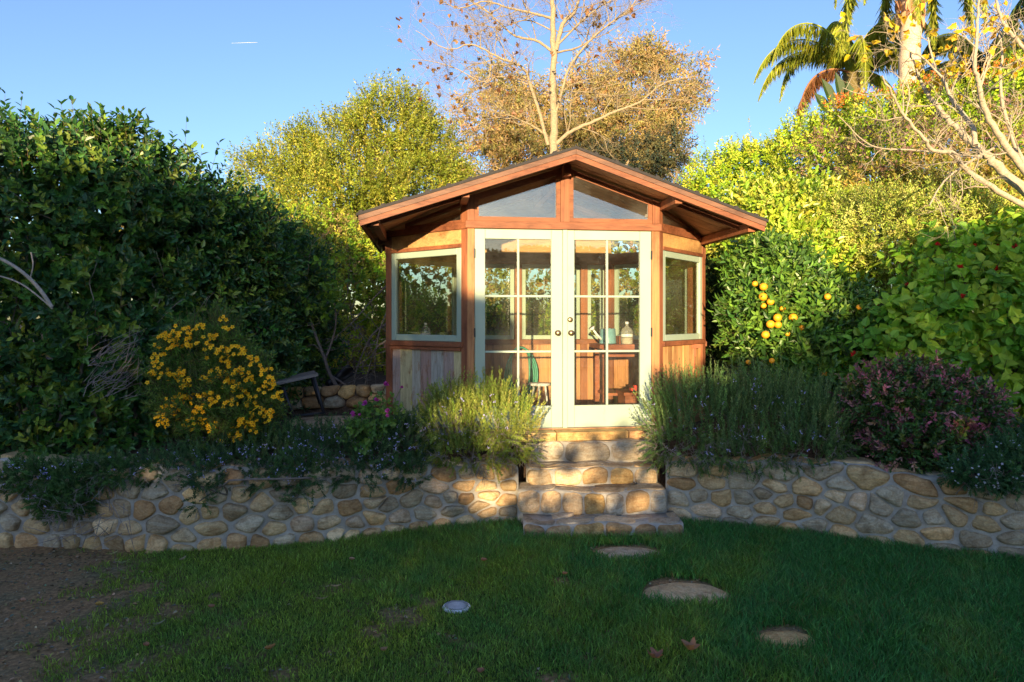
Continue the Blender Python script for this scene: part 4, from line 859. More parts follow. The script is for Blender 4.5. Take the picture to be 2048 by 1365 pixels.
# white stars of the trailing shrub
def stars(parent, ells, n, seed, pal, sz, k=5, name="flowers", upper=-.6, lift=.04):
    f = Geo(); O, N = ell_points(ells, n, .03, .9, upper, lump=.2, seed=seed); n_ = len(O); O = O+N*lift; A, B = frame_of(norm(N+rng.normal(0, .35, N.shape)))
    for i in range(k):
        t = i*2*np.pi/k; d = A*math.cos(t)+B*math.sin(t); leaves(f, O, d+N*.25, N, sz, sz*.7, cols(n_, pal, None, .08), 4, .1, .1)
    return f.build(name, M['petal'], parent), O, N
ts = [o for o in scene.objects if o.name.startswith("trailing_shrub")][0]
stars(ts, [ell(1960, 950, 5.35, .24, .10, .14), ell(2040, 940, 5.3, .30, .18, .18), ell(2090, 910, 5.4, .3, .22, .2)], 240, 18, [(.7, .72, .8), (.6, .65, .8)], .011)

# ---- yellow daisy shrub
def daisies():
    E = [ell(375, 695, 5.95, .17, .13, .2), ell(440, 705, 5.95, .18, .16, .2), ell(480, 755, 5.95, .25, .20, .25), ell(400, 800, 5.9, .30, .22, .25), ell(500, 830, 5.95, .22, .22, .25), ell(345, 780, 5.95, .16, .24, .2), ell(430, 860, 5.9, .22, .14, .2)]
    base = P(430, 900, 6.05); root = empty("yellow_daisy_bush", "bushy plant covered in clusters of golden-yellow daisies at the foot of the tall hedge", "flower bush", tuple(base)); g = Geo(); s = Geo()
    O, N = ell_points(E, 1500, .5, .7, lump=.15, seed=20); shoots(g, O, rnd_dir(N, .8, .4), .12*rng.uniform(.6, 1.3, len(O)), 10, .045, .010, [(.08, .18, .04), (.12, .23, .045), (.16, .25, .06)], None, .8, 4, .15, .25, stems=s, srad=.003)
    tip = [(435, 640), (455, 650), (385, 655)]
    for t in tip:
        c = P(t[0], t[1]+20, 6.05); n_ = 22; shoots(g, c+rng.normal(0, .05, (n_, 3)), norm(np.array([0, 0, 1.])+rng.normal(0, .25, (n_, 3))), .17, 10, .045, .009, [(.1, .17, .04)], None, .6, 4, stems=s, srad=.003)
    for i in range(18): e = E[i % len(E)]; wiggly(s, base+rng.normal(0, .06, 3)*[1, 1, 0], np.array(e[:3])+rng.normal(0, .35, 3)*np.array(e[3:]), .012, .005, 6, .2, 5, (.16, .17, .08))
    g.build("foliage", M['leaf'], root); s.build("stem", M['bark'], root, True)
    CL = [(345, 670), (375, 665), (400, 655), (420, 675), (352, 690), (380, 690), (330, 672), (455, 700), (480, 705), (505, 720), (450, 725), (470, 745), (500, 755), (440, 750), (535, 770), (318, 725), (315, 750), (335, 750), (380, 770), (405, 790), (370, 790), (400, 840), (380, 850), (345, 815), (330, 830), (350, 800), (430, 800), (500, 800), (520, 820), (490, 845), (510, 850), (480, 800), (545, 790), (540, 830), (420, 855), (335, 845), (460, 765), (415, 760), (360, 745), (490, 780), (530, 745), (430, 700), (325, 705), (470, 870), (405, 815), (440, 640), (455, 655)]
    for (px, py) in CL:
        f = Geo(); c = P(px, py, 5.70+.0*px+rng.uniform(-.03, .05)); m = int(rng.uniform(8, 15)) if py > 660 else 4; O = c+rng.normal(0, 1, (m, 3))*[.038, .03, .028]; N = norm(np.array([0, -.8, .5])+rng.normal(0, .35, (m, 3))); A, B = frame_of(N)
        for i in range(5): t = i*2*np.pi/5+.3; leaves(f, O, A*math.cos(t)+B*math.sin(t)+N*.1, N, .022, .018, cols(m, [(.95, .56, .015), (.98, .62, .03), (.92, .46, .01)], None, .06), 4, .05, .1)
        for i in range(5): t = i*2*np.pi/5; leaves(f, O+N*.003, A*math.cos(t)+B*math.sin(t)+N*.9, N, .007, .007, (.5, .22, .01), 4, .05, .1)
        f.build("flower_cluster", M['petal'], root)
daisies()

# ---- pink geranium between the rosemaries
def gera():
    base = P(745, 880, 6.1); root = empty("pink_flower_plant", "light green plant with a few magenta flowers left of the weathered shed boards", "flower plant", tuple(base)); g = Geo(); s = Geo(); E = [ell(735, 845, 5.95, .14, .12, .12), ell(765, 830, 6.0, .13, .10, .1), ell(725, 875, 5.85, .12, .08, .1)]
    O, N = ell_points(E, 130, .5, .5, lump=.2, seed=22); shoots(g, O, rnd_dir(N, .5, .5), .09, 5, .04, .036, [(.10, .22, .05), (.14, .26, .05)], None, 1., 6, .1, .2, stems=s, srad=.002)
    for (px, py, r) in [(773, 768, .022), (803, 775, .014), (730, 808, .026), (753, 800, .020), (706, 828, .022), (775, 822, .020), (775, 832, .016), (720, 830, .014)]:
        r *= 1.25; c = P(px, py, 5.84); wiggly(s, base+rng.normal(0, .06, 3)*[1, 1, 0], c, .004, .003, 5, .15, 5, (.14, .2, .06)); f = Geo(); m = 16; N = norm(rng.normal(0, 1, (m, 3))+[0, -.4, .4]); leaves(f, np.repeat(c[None], m, 0)-N*r*.1, N, rng.normal(0, 1, (m, 3)), r*1.1, r*.9, cols(m, [(.55, .06, .38), (.62, .12, .48), (.45, .03, .25)], None, .1), 6, .1, .2); f.build("flower", M['petal'], root)
    g.build("foliage", M['leaf'], root); s.build("stem", M['stem'], root, True)
gera()

# ---- bare stems and brush left of the shed
def sapling():
    base = P(690, 790, 8.6); root = empty("bare_sapling", "thin forked sapling with a few yellow-green leaves between the hedge and the shed", "sapling", tuple(base)); s = Geo(); g = Geo()
    for pl, r0, r1 in [([(690, 800), (660, 750), (648, 715), (625, 655), (612, 610)], .028, .012), ([(650, 720), (665, 680), (672, 640), (668, 590)], .016, .008), ([(658, 750), (690, 770), (715, 795)], .016, .01), ([(625, 655), (600, 630), (590, 590)], .010, .004), ([(640, 700), (625, 690), (600, 700)], .008, .003), ([(668, 640), (690, 600), (700, 570)], .008, .003)]:
        pp = smooth_poly([P(x, y, 8.6-.002*(700-x)+rng.uniform(-.05, .05)) for x, y in pl], 4); tube(s, pp, np.linspace(r0, r1, len(pp)), 7, (.17, .14, .13), False)
    O = np.array([P(650+rng.normal(0, 28), 600+rng.normal(0, 28), 8.5+rng.normal(0, .12)) for _ in range(26)]); shoots(g, O, rnd_dir(np.tile([0, -1., 0], (26, 1)), .3, .6), .18, 6, .085, .06, [(.12, .24, .04), (.16, .28, .04), (.07, .16, .03)], None, 1., 6, stems=s, srad=.003)
    s.build("stem", M['bark'], root, True); g.build("foliage", M['leaf'], root)
sapling()
bp = empty("brush_pile", "tangle of bare grey branches leaning against the left wall of the shed", "brush", tuple(P(730, 780, 9.2))); s = Geo()
for pl, r0 in [([(775, 570), (740, 605), (700, 650), (650, 690)], .012), ([(778, 645), (745, 670), (720, 720), (705, 770)], .018), ([(778, 700), (740, 715), (700, 745), (660, 780)], .01), ([(776, 680), (750, 700), (735, 750), (725, 790)], .014), ([(780, 610), (760, 660), (750, 720), (752, 780)], .012), ([(775, 730), (700, 735), (640, 740)], .006), ([(770, 690), (700, 690), (630, 715)], .005), ([(640, 775), (700, 765), (760, 740)], .006), ([(700, 600), (705, 640), (735, 690)], .007)]:
    pp = smooth_poly([P(x, y, 9.1+rng.uniform(-.15, .15)) for x, y in pl], 4); tube(s, pp, np.linspace(r0, r0*.4, len(pp)), 6, (.22, .19, .17), False)
    for _ in range(4):
        a = pp[rng.integers(2, len(pp)-1)]; wiggly(s, a, a+rng.normal(0, .22, 3), .006, .002, 5, .2, 4, (.22, .19, .17))
s.build("branches", M['bark'], bp, True)
db = empty("dead_branch", "pale bare branch arching out of the tall hedge at the left edge", "branch", tuple(P(0, 520, 5.7))); s = Geo()
for pl, r0 in [([(-60, 500), (0, 518), (45, 545), (80, 580), (104, 615)], .016), ([(-60, 545), (0, 553), (45, 570), (85, 600), (105, 618)], .008), ([(60, 560), (66, 530), (62, 505)], .006)]:
    pp = smooth_poly([P(x, y, 5.62) for x, y in pl], 5); tube(s, pp, np.linspace(r0*.8, r0, len(pp)), 7, (.34, .30, .26), False)
s.build("branches", M['bark'], db, True)
tw = empty("twig_tangle", "clump of thin dry grey twigs in the tall hedge left of the daisies", "twigs", tuple(P(240, 720, 5.75))); s = Geo(); n_ = 70
O = np.array([P(165+rng.uniform(0, 90), 800-rng.uniform(0, 110), 5.95+rng.uniform(-.15, .1)) for _ in range(n_)]); D = norm(np.array([.75, -.1, .6])+rng.normal(0, .22, (n_, 3))); l_ = rng.uniform(.12, .42, n_)[:, None]; mid = O+D*l_*.5+rng.normal(0, .03, (n_, 3)); segs(s, O, mid, np.full(n_, .0035), np.full(n_, .0028), 3, (.30, .26, .25)); segs(s, mid, mid+norm(D+rng.normal(0, .3, D.shape))*l_*.5, np.full(n_, .0028), np.full(n_, .0012), 3, (.30, .26, .25))
s.build("twigs", M['bark'], tw, True)
tw = empty("dry_twigs", "dead grey twigs sprawling down the far left end of the stone wall", "twigs", tuple(P(150, 1030, 5.5))); s = Geo(); n_ = 55
O = np.array([P(90+rng.uniform(0, 170), 1000+rng.uniform(0, 80), 5.45+rng.uniform(-.1, .05)) for _ in range(n_)]); D = norm(np.array([0, -.3, -.3])+rng.normal(0, .8, (n_, 3))); segs(s, O, O+D*rng.uniform(.08, .3, n_)[:, None], np.full(n_, .004), np.full(n_, .0015), 3, (.26, .23, .22))
s.build("twigs", M['bark'], tw, True)


# ---- trees behind
def tree_base(s, base, top, r0, r1, col=(.2, .16, .12)): return wiggly(s, base, top, r0, r1, 7, .05, 10, col)
bush("oak_tree", "rounded olive-green live oak in full sun behind the hedges on the left", "tree", P(700, 560, 16.), [ell(720, 330, 16, 1.2, 1.05), ell(650, 310, 16, .75, .7), ell(790, 260, 16.2, 1.0, .9), ell(590, 370, 15.8, 1.15, .95), ell(820, 340, 16, 1.1, .95), ell(700, 400, 15.6, 1.7, .8), ell(530, 400, 15.8, .55, .6), ell(880, 410, 16, .9, .6), ell(810, 210, 16.3, .35, .35)], 8800, .38, 10, .072, .034,
     [(.24, .31, .03), (.31, .37, .045), (.16, .22, .028), (.42, .42, .065)], None, 'leaf', 22, .10, (.22, .18, .13), up=.6, jit=.55, front=.8, lump=.36, depth=.75, clump=1.5, facew=False, seed=30, stemname="trunk")
bush("gum_tree", "brownish eucalyptus-like tree with drooping dry foliage beyond the shed", "tree", P(1150, 520, 24.), [ell(1290, 160, 24, 1.75, 1.1), ell(1340, 190, 24, 1.1, 1.0), ell(1190, 210, 24, 1.4, 1.2), ell(1060, 240, 24, 1.5, .95), ell(970, 260, 23.6, 1.1, .9), ell(1270, 280, 23.6, 1.6, 1.0), ell(1120, 310, 23.5, 2.0, .9), ell(950, 330, 23.5, 1.1, .8), ell(1000, 170, 24, .7, .55), ell(1330, 320, 23.6, .7, .6)], 5800, .55, 9, .15, .045,
     [(.42, .35, .15), (.36, .33, .12), (.52, .39, .18), (.25, .26, .10), (.46, .33, .19)], None, 'leaf_matte', 26, .10, (.32, .27, .2), up=-.3, jit=.6, front=.8, lump=.40, depth=.7, clump=1.2, facew=False, droop=.3, seed=31, stemname="trunk")
bush("bluegreen_shrub", "dark blue-green shrub just above the right slope of the roof", "shrub", P(1330, 420, 20.), [ell(1335, 305, 20, .55, .5), ell(1270, 330, 20, .9, .5), ell(1180, 340, 20, .9, .4)], 900, .4, 9, .12, .05, [(.05, .075, .06), (.1, .11, .06), (.2, .17, .08)], None, 'leaf_matte', 8, .05, front=.7, seed=32)

def grow(s, lv, tips, p, d, ln, r, depth, col, bend=.18, up=.1, kids=(2, 4)):
    n = 4; pts = [p]
    for i in range(n):
        d = norm(d+rng.normal(0, bend, 3)+np.array([0, 0, up*.3])); pts.append(pts[-1]+d*ln/n)
    pts = np.array(pts); rr = np.linspace(r, r*.45, n+1); segs(s, pts[:-1], pts[1:], rr[:-1], rr[1:], 4 if r < .02 else 6, col); tips.append((pts[-1], d))
    if depth > 0:
        for _ in range(rng.integers(*kids)+1):
            t = rng.uniform(.25, 1.); i = min(int(t*n), n-1); q = pts[i]+(pts[i+1]-pts[i])*(t*n-i); dd = norm(d+rng.normal(0, .75, 3)+np.array([0, 0, up])); grow(s, lv, tips, q, dd, ln*rng.uniform(.45, .75), r*.5, depth-1, col, bend, up, kids)
def limb_tree(name, label, cat, Y, paths, colr, twigs, leafpal, nleaf, lsz, trunk_name="trunk", yj=.8, twl=.6, droop=.3, base=None, leafmask=None, twr=.012, leaf_k=6, rk=1.):
    root = empty(name, label, cat, tuple(base if base is not None else P(*paths[0][0][0], Y))); s = Geo(); tips = []
    for pl, r0, r1, dy in paths:
        r0, r1 = r0*rk, r1*rk; m = len(pl); pp = smooth_poly([P(x, y, Y+dy*(i/(m-1))) for i, (x, y) in enumerate(pl)], 6); pp[1:-1] += rng.normal(0, r0*.12, pp[1:-1].shape)
        tube(s, pp, np.linspace(r0, r1, len(pp))*(1+.06*np.sin(np.arange(len(pp))*1.7)), 10, colr, False)
        if dy is not None and r0 < twigs[0]:
            for _ in range(twigs[1]):
                i = int(len(pp)*rng.uniform(.15, .98)); i = min(max(i, 1), len(pp)-1); d = norm(pp[i]-pp[i-1]); side = norm(np.cross(d, rng.normal(0, 1, 3)))
                rr = max(.004, min(twr, (r0+(r1-r0)*i/len(pp))*.6)); grow(s, None, tips, pp[i], norm(d*.7+side+np.array([0, 0, .25])), twl*rng.uniform(.5, 1.3), rr, twigs[2], colr, .2, .12)
    s.build(trunk_name, M['bark'], root, True)
    if nleaf and tips:
        T = np.array([t[0] for t in tips]); T = T if leafmask is None else T[leafmask(T)]
        if len(T):
            O = T[rng.choice(len(T), nleaf)]+rng.normal(0, .04, (nleaf, 3)); d = rng.normal(0, 1, (nleaf, 3))+[0, 0, -.6]; g = Geo()
            for q in range(2): leaves(g, O, d+rng.normal(0, .5, d.shape), rng.normal(0, 1, (nleaf, 3)), lsz*rng.uniform(.6, 1.2, nleaf), lsz*.8, cols(nleaf, leafpal, None, .2), 6, .3, .4)
            g.build("crown", M['leaf'], root)
    return root
def z7(*a): return [(780+x/2.926, y/2.926) for x, y in a]
YS = 14.
limb_tree("sycamore_tree", "tall pale-barked bare tree with a few brown leaves rising behind the shed roof", "tree", YS, [
    ([(1106, 420), (1106, 304), (1108, 239), (1106, 171), (1108, 102), (1106, 34), (1104, -60), (1100, -200)], .12, .05, 0.),
    (z7((965, 850), (1060, 770), (1200, 710), (1330, 650), (1460, 600), (1600, 490), (1780, 450)), .055, .012, -.6),
    (z7((970, 300), (1010, 150), (1080, 70), (1110, -20), (1150, -200)), .07, .02, .6),
    (z7((965, 680), (1000, 560), (1040, 420), (1100, 320), (1200, 210), (1300, 130), (1400, 60), (1480, -80)), .04, .012, -.9),
    (z7((975, 310), (1100, 280), (1180, 230), (1250, 170), (1400, 50)), .03, .01, 1.),
    (z7((925, 850), (870, 650), (820, 500), (800, 430), (750, 380), (640, 340), (480, 260), (340, 290), (150, 180)), .05, .008, -.8),
    (z7((945, 300), (860, 240), (760, 220), (700, 190), (560, 60), (480, 10), (380, -90)), .04, .01, .8),
    (z7((945, 110), (840, 80), (700, 50), (560, 10), (400, 50), (300, 0)), .035, .008, -.6),
    (z7((925, 800), (800, 720), (640, 690), (560, 710), (440, 780)), .03, .008, .7),
    (z7((845, 510), (640, 450), (520, 520), (440, 560), (380, 600)), .022, .006, .5),
    (z7((600, 320), (560, 480), (380, 400), (240, 360), (120, 350)), .018, .006, -.5),
    (z7((960, 600), (1100, 540), (1300, 560), (1500, 540)), .02, .006, .8), (z7((950, 180), (800, 120), (650, 160), (500, 150), (300, 160)), .02, .006, .9),
    (z7((985, 260), (1150, 100), (1300, 0), (1450, -60)), .03, .008, -.4), (z7((740, 380), (600, 380), (480, 380), (350, 480), (260, 460)), .014, .005, 1.)],
    (.33, .27, .18), (.09, 14, 3), [(.28, .13, .06), (.36, .2, .1), (.2, .1, .06)], 170, .10, yj=.6, twl=.85, twr=.012, rk=.78)
def z6(*a): return [(1400+x/3.16, y/3.16) for x, y in a]
RS_=.72
limb_tree("bare_tree", "bare pale-limbed tree with a few yellow leaves reaching in from the right edge", "tree", 6.8, [
    ([(2330, 860), (2250, 640), (2150, 470), (2052, 385), (1985, 323), (1951, 291), (1919, 263), (1887, 231), (1856, 187), (1843, 168), (1821, 104)], .07, .009, .8),
    ([(2150, 470), (2048, 340), (2001, 275), (1970, 222), (1960, 177), (1951, 133), (1954, 57), (1960, -30)], .040, .009, -.5),
    (z6((1740, 920), (1720, 800), (1600, 640), (1530, 490), (1480, 400), (1440, 240)), .026, .008, .4),
    ([(2180, 500), (2100, 440), (2048, 411), (1970, 367), (1925, 332), (1906, 307), (1865, 301), (1843, 272), (1805, 228), (1789, 196), (1764, 152)], .034, .007, -.9),
    (z6((1600, 970), (1330, 950), (1080, 920), (870, 730)), .012, .004, -.5), (z6((1870, 930), (1680, 1040), (1540, 1150), (1450, 1300)), .012, .006, -.6),
    ([(2140, 450), (2048, 326), (2017, 253), (2001, 174), (2004, 101), (1995, 60)], .027, .007, .6), ([(2120, 200), (2048, 98), (2011, 54), (1992, 0), (1985, -60)], .022, .008, .2),
    (z6((1770, 560), (1830, 380), (1900, 250), (1960, 170)), .012, .004, .3), (z6((1530, 490), (1400, 360), (1330, 330), (1230, 230)), .010, .004, .4)],
    (.42, .36, .27), (.1, 9, 2), [(.62, .45, .02), (.7, .5, .05)], 130, .075, yj=.6, twl=.42, leafmask=lambda T: (T[:, 2] > 4.3), twr=.009, base=P(2330, 860, 6.8))

# ---- palms
def palm(label, cx, cy, Y, trunk_r, ztrunk, fronds, dead, col, tcol, seed, llen=.46, group="palms behind the great hedge"):
    c = P(cx, cy, Y); root = empty("palm_tree", label, "palm tree", (float(c[0]), float(c[1]), ztrunk), group); s = Geo()
    n = 26; zz = np.linspace(ztrunk, c[2], n); rr = trunk_r*(1+.05*np.sin(np.arange(n)*2.9))*np.linspace(1.1, .95, n); tube(s, np.stack([c[0]+.05*np.sin(zz*.8), np.full(n, c[1]), zz], -1), rr, 16, tcol); s.build("trunk", M['bark'], root, True)
    def frond(az, el, ln, colr, drop, name="frond"):
        m = 22; p = c.copy(); d = np.array([math.cos(az)*math.cos(el), math.sin(az)*math.cos(el), math.sin(el)]); pts = [p]; T = []
        for i in range(m): T.append(d); p = p+d*ln/m; pts.append(p); d = norm(d+np.array([0, 0, -drop*(.5+i/m)*2.4/m]))
        pts = np.array(pts); T = np.array(T+[d]); g = Geo(); rad = np.linspace(.035, .006, m+1); tube(g, pts, rad, 5, tuple(np.array(colr[0])*1.1), False)
        k = 120; t = np.linspace(.14, 1, k); O = np.stack([np.interp(t*m, np.arange(m+1), pts[:, j]) for j in range(3)], -1); TT = norm(np.stack([np.interp(t*m, np.arange(m+1), T[:, j]) for j in range(3)], -1)); sd = norm(np.cross(TT, [0, 0, 1.]))
        for sg in (-1, 1):
            for rep in range(2):
                D = sd*sg*.5+TT*.35+np.array([0, 0, -1.1])+rng.normal(0, .22, sd.shape); le = llen*np.sin(np.pi*np.clip(t*.82+.14, 0, 1))*rng.uniform(.75, 1.15, k); leaves(g, O, D, np.cross(D, TT)*sg+rng.normal(0, .3, D.shape), le, .016, cols(k, colr, None, .15), 6, .05, .25)
        g.build(name, M['leaf'], root)
    for az, el, ln, dr in fronds: frond(az, el, ln, col, dr)
    for az, el, ln, dr in dead: frond(az, el, ln, [(.38, .2, .10), (.3, .17, .08)], dr, "dead_frond")
    return root
PG = [(.36, .42, .05), (.46, .50, .08), (.24, .31, .05)]
palm("palm with arching feathery fronds and one brown dead frond hanging to the left", 1706, 150, 17, .24, 1.5, [(3.05, 1.0, 3.3, 1.45), (2.7, .95, 3.1, 1.5), (3.3, 1.2, 3.4, 1.8), (1.6, 1.4, 3., 1.6), (.3, 1.2, 3.2, 2.2), (-.2, .8, 2.8, 2.), (-1.4, 1.2, 3., 2.3), (1.2, 1., 2.8, 2.), (4.4, 1.0, 3., 2.3), (.1, .3, 2.3, 1.8), (5.6, .9, 2.6, 2.2), (2.2, 1.2, 3.3, 2.), (-.5, 1.35, 3.2, 2.2)], [(3.2, .45, 2.6, 2.1)], PG, (.16, .13, .05), 1)
palm("palm with a thick smooth pale trunk whose crown is above the frame", 1820, -90, 15, .215, 1.5, [(a, e, 3.0, 2.8) for a, e in [(0, .5), (.7, .7), (1.5, .4), (2.4, .6), (3.1, .5), (3.6, .9), (4.3, .4), (5.0, .8), (5.7, .5), (2.9, 1.1), (.2, 1.1)]], [], PG, (.60, .47, .36), 2)
palm("dark-fronded palm at the upper right behind the bare tree", 1985, 150, 17, .2, 1.5, [(a, e, 3.4, 1.6) for a, e in [(0, .7), (.6, .9), (1.3, .7), (2., .9), (2.7, .7), (3.2, .5), (3.4, 1.0), (4.2, .8), (5.0, .9), (5.7, .6), (3.0, .2), (.1, .2), (4.8, 1.3)]], [], [(.10, .15, .04), (.15, .19, .05)], (.2, .16, .1), 3, .6)
g = Geo(); c = P(1820, 16, 15); n_ = 46; a = rng.uniform(0, 6.28, n_); O = np.stack([c[0]+.2*np.cos(a), c[1]+.2*np.sin(a), c[2]+rng.uniform(-.25, .25, n_)], -1); leaves(g, O, np.stack([np.cos(a)*.35, np.sin(a)*.35, rng.choice([-1., 1.], n_)], -1), np.stack([np.cos(a), np.sin(a), 0*a], -1), .34, .16, cols(n_, [(.5, .3, .16), (.6, .4, .25)], None, .15), 6, .2, .1)
g.build("leaf_bases", M['leaf_matte'], [o for o in scene.objects if o.name.startswith("palm_tree") and "smooth pale" in o["label"]][0])
bop = empty("broad_leaf_plant", "dark upright paddle-leaved plant in front of the feathery palm", "plant", tuple(P(1690, 230, 15.))); g = Geo(); s = Geo()
for px, py, ex, ey in [(1680, 225, 1655, 170), (1690, 225, 1680, 160), (1700, 225, 1700, 175), (1670, 225, 1640, 195), (1695, 225, 1720, 190)]:
    a, b = P(px, py+30, 15), P(ex, ey, 14.9); segs(s, [a], [(a+b)/2], [.02], [.014], 5, (.1, .14, .04)); leaves(g, ((a+b)/2)[None]*.9+a[None]*.1, (b-a)[None], np.array([[.2, -1, .2]]), np.linalg.norm(b-a)*.75, .30, (.04, .08, .02), 6, .08, .15)
g.build("foliage", M['leaf'], bop); s.build("stem", M['bark'], bop)
fv = empty("orange_vine", "flame vine with orange flowers along the top of the great hedge", "vine", tuple(P(1750, 215, 11.2))); g = Geo(); f = Geo()
for (x0, y0, x1, y1, Y0) in [(1655, 226, 1700, 200, 11.3), (1700, 200, 1800, 194, 11.), (1800, 190, 1900, 160, 10.6), (1930, 160, 2070, 130, 10.)]:
    n_ = 34; t = rng.uniform(0, 1, n_); O = np.array([P(x0+(x1-x0)*q, y0+(y1-y0)*q+rng.normal(0, 5), Y0) for q in t]); shoots(f, O, rnd_dir(np.tile([0, -.5, .6], (n_, 1)), .3, .6), .14, 7, .06, .02, [(.8, .2, .05), (.85, .3, .05)], None, .8, 4); O2 = O-[0, 0, .12]; shoots(g, O2, rnd_dir(np.tile([0, -.5, .6], (n_, 1)), .3, .6), .2, 7, .08, .04, GREEN_L, None, .9, 4)
f.build("flowers", M['petal'], fv); g.build("foliage", M['leaf'], fv)

# ---- fallen leaves on the lawn
def fallen(px, py, ln, wd, col, label, rot, curl=.35, lobed=False, name="fallen_leaf", group="fallen leaves on the lawn"):
    Yl = F*1.85/(py-640); c = P(px, py, Yl); c[2] = .045; n = 9; t = np.linspace(0, 1, n); d = np.array([math.cos(rot), math.sin(rot), 0]); s_ = np.array([-d[1], d[0], 0]); V = []
    pr = np.sin(np.pi*t**.8)**.7
    if lobed: pr = pr*(1+.55*np.sin(t*13+.6))
    for i in range(n):
        z = ln*curl*(4*(t[i]-.5)**2)*.6
        for q in (-1, -.5, 0, .5, 1): V.append(c+d*ln*(t[i]-.5)+s_*wd*.5*q*pr[i]+np.array([0, 0, z+abs(q)**1.5*wd*.38*pr[i]+.004*math.sin(i*3+q*4)]))
    o = np_obj(name, V, [gridf(5, n)], M['leaf_matte'], None, np.array(col)[None]*np.ones((len(V), 1)), True); tag(o, label, "leaf", group)
fallen(1312, 1322, .10, .075, (.36, .17, .11), "large curled brown leaf, left of the pair at the bottom of the lawn", .5, .6, True)
fallen(1382, 1306, .12, .085, (.42, .22, .13), "curled brown leaf with a raised tip, right of the pair at the lawn's bottom", 1.0, .7, True)
fallen(540, 1303, .07, .035, (.45, .22, .08), "orange-brown leaf lying near the bottom edge left of centre", 1.0)
fallen(293, 1297, .05, .03, (.42, .2, .12), "small reddish-brown leaf lower left of the lawn", -.6)
fallen(318, 1253, .08, .016, (.36, .36, .26), "slender pale grey-green leaf lower left of the lawn", .9)
fallen(199, 1215, .05, .04, (.6, .36, .1), "small golden-yellow leaf at the edge of the bare soil", .3)
fallen(224, 1113, .09, .022, (.45, .42, .22), "pale yellow slender leaf nearest the left wall", .9)
fallen(245, 1130, .10, .016, (.35, .4, .2), "pale green slender leaf just below the yellow one near the left wall", .5)
fallen(365, 1124, .08, .03, (.4, .34, .22), "tan upright leaf in the grass below the left wall", 1.4)
fallen(704, 1124, .045, .04, (.5, .3, .2), "small pinkish-tan leaf in the deep grass left of the steps", .2)
fallen(968, 1126, .05, .045, (.42, .2, .12), "small red-brown leaf in the grass in front of the steps", .2)
fallen(962, 1350, .05, .04, (.42, .2, .12), "brown leaf cut off by the bottom edge of the photo", 1.2)
fallen(423, 1220, .045, .035, (.4, .2, .13), "crumpled rusty leaf in the middle of the left lawn", .2, .5)
fallen(672, 1178, .07, .02, (.6, .42, .28), "pale tan split leaf left of the drain cover", .3)
fallen(644, 1203, .08, .014, (.4, .3, .2), "thin dry brown stalk-like leaf left of the drain cover", .3)
fallen(45, 1208, .045, .04, (.5, .28, .18), "pinkish round leaf on the bare soil at the far left", .0)
fallen(768, 1307, .045, .035, (.4, .25, .14), "dull brown leaf on the thin grass below the drain cover", .7, .5)
fallen(1130, 1153, .04, .035, (.42, .22, .13), "tiny red-brown leaf left of the first stepping stone", .3)

# thin vapour trail
g = Geo(); tube(g, [P(463, 87, 4000), P(490, 86, 4000), P(515, 85.5, 4000)], [.35, .7, .8], 8); o = g.build("vapour_trail", M['white'], None, True); tag(o, "short thin white vapour trail high in the blue sky on the left", "vapour trail")

# ---- behind the camera: unseen wall and leaf screens added to shape the evening shade
YO = -12.
def dense(name, label, cat, boxes, n, sz, pal):
    root = empty(name, label, cat, (boxes[0][0], YO, 0)); g = Geo(); a = np.array([(b[1]-b[0])*(b[3]-b[2]) for b in boxes]); k = rng.choice(len(boxes), n, p=a/a.sum()); B = np.array(boxes)[k]
    O = np.stack([rng.uniform(B[:, 0], B[:, 1]), YO+rng.normal(0, .35, n), rng.uniform(B[:, 2], B[:, 3])], -1); leaves(g, O, rng.normal(0, 1, (n, 3)), np.array([0, 1., .2])+rng.normal(0, .5, (n, 3)), sz, sz*.7, cols(n, pal, None, .2), 4, .1, .1); g.build("foliage", M['leaf'], root)
    s = Geo(); 
    for b in boxes[::2]: wiggly(s, ((b[0]+b[1])/2, YO, 0), ((b[0]+b[1])/2, YO, b[3]-.3), .08, .03)
    s.build("trunk", M['bark'], root, True)
g = Geo()
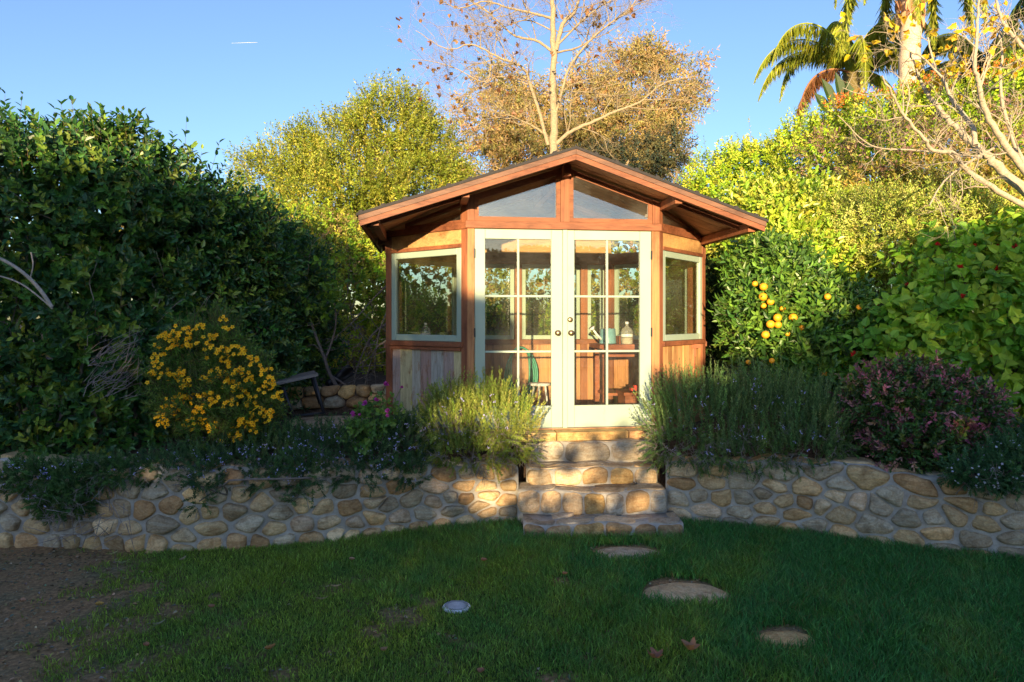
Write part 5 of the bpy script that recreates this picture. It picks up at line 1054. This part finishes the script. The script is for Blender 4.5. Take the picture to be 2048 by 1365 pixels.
def gbox(g, x0, x1, y0, y1, z0, z1): g.add([(x, y, z) for z in (z0, z1) for x, y in ((x0, y0), (x1, y0), (x1, y1), (x0, y1))], [CUBE])
gbox(g, -16, -2.85, YO-.9, YO-.6, -.05, 2.22); gbox(g, -.42, 13, YO-.9, YO-.6, -.05, 2.22); o = g.build("added_shade_wall", M['stucco']); tag(o, "unseen plain wall added behind the camera to shade the lawn", "wall")  # wall never in view, added to keep the low sun off the lawn
SH = [(-16, -8.0, 4.95), (-8, -5.6, 4.8), (-5.6, -4.6, 4.8), (-4.6, -3.9, 4.6), (-3.9, -3.4, 4.4), (-3.4, -3.0, 4.1), (-3.0, -2.65, 3.8),
      (-.50, .1, 2.9), (.1, 1., 3.15), (1., 1.5, 3.5), (1.5, 2.2, 4.1), (2.2, 3.2, 4.45), (3.2, 5, 4.5), (5, 12, 4.7)]  # stepped tops shaped to set the shadow edge on shed and planting
bx = [(a, b, 1.6, t) for a, b, t in SH]+[(-2.65, -2.4, 2.95, 3.6), (-2.65, -2.22, 2.1, 2.5)]
dense("added_shade_leaves", "unseen dense leaf screen added behind the camera to shade the left side", "hedge", bx[:7]+bx[14:], 34000, .16, GREEN_D)  # out-of-frame leaves added to cast the shade on the left
dense("added_shade_leaves", "unseen dense leaf screen added behind the camera to shade the right side", "hedge", bx[7:14], 34000, .16, GREEN_D)  # out-of-frame leaves added to cast the shade on the right
dense("added_gap_shade", "unseen leaf block added in the wall gap to shade the lawn", "shrub", [(-2.95, -.35, 0., 1.68)], 3200, .16, GREEN_D)  # leaf block added to stop sun reaching the lawn through the gap
dense("added_post_shade", "unseen leaf screen added to shade the posts left of the doors", "tree", [(-2.75, -2.2, 2.95, 3.7), (-2.95, -2.6, 2.8, 4.0)], 5000, .13, GREEN_D)  # leaf column added only to darken the posts beside the left door
dense("added_dapple_leaves", "unseen sparse leaves added to dapple the light on the steps", "shrub", [(-2.9, -.38, 1.62, 2.40), (-2.3, -2.0, 2.3, 2.5)], 265, .2, GREEN_D)  # loose unseen leaves added to break the sun into dapples
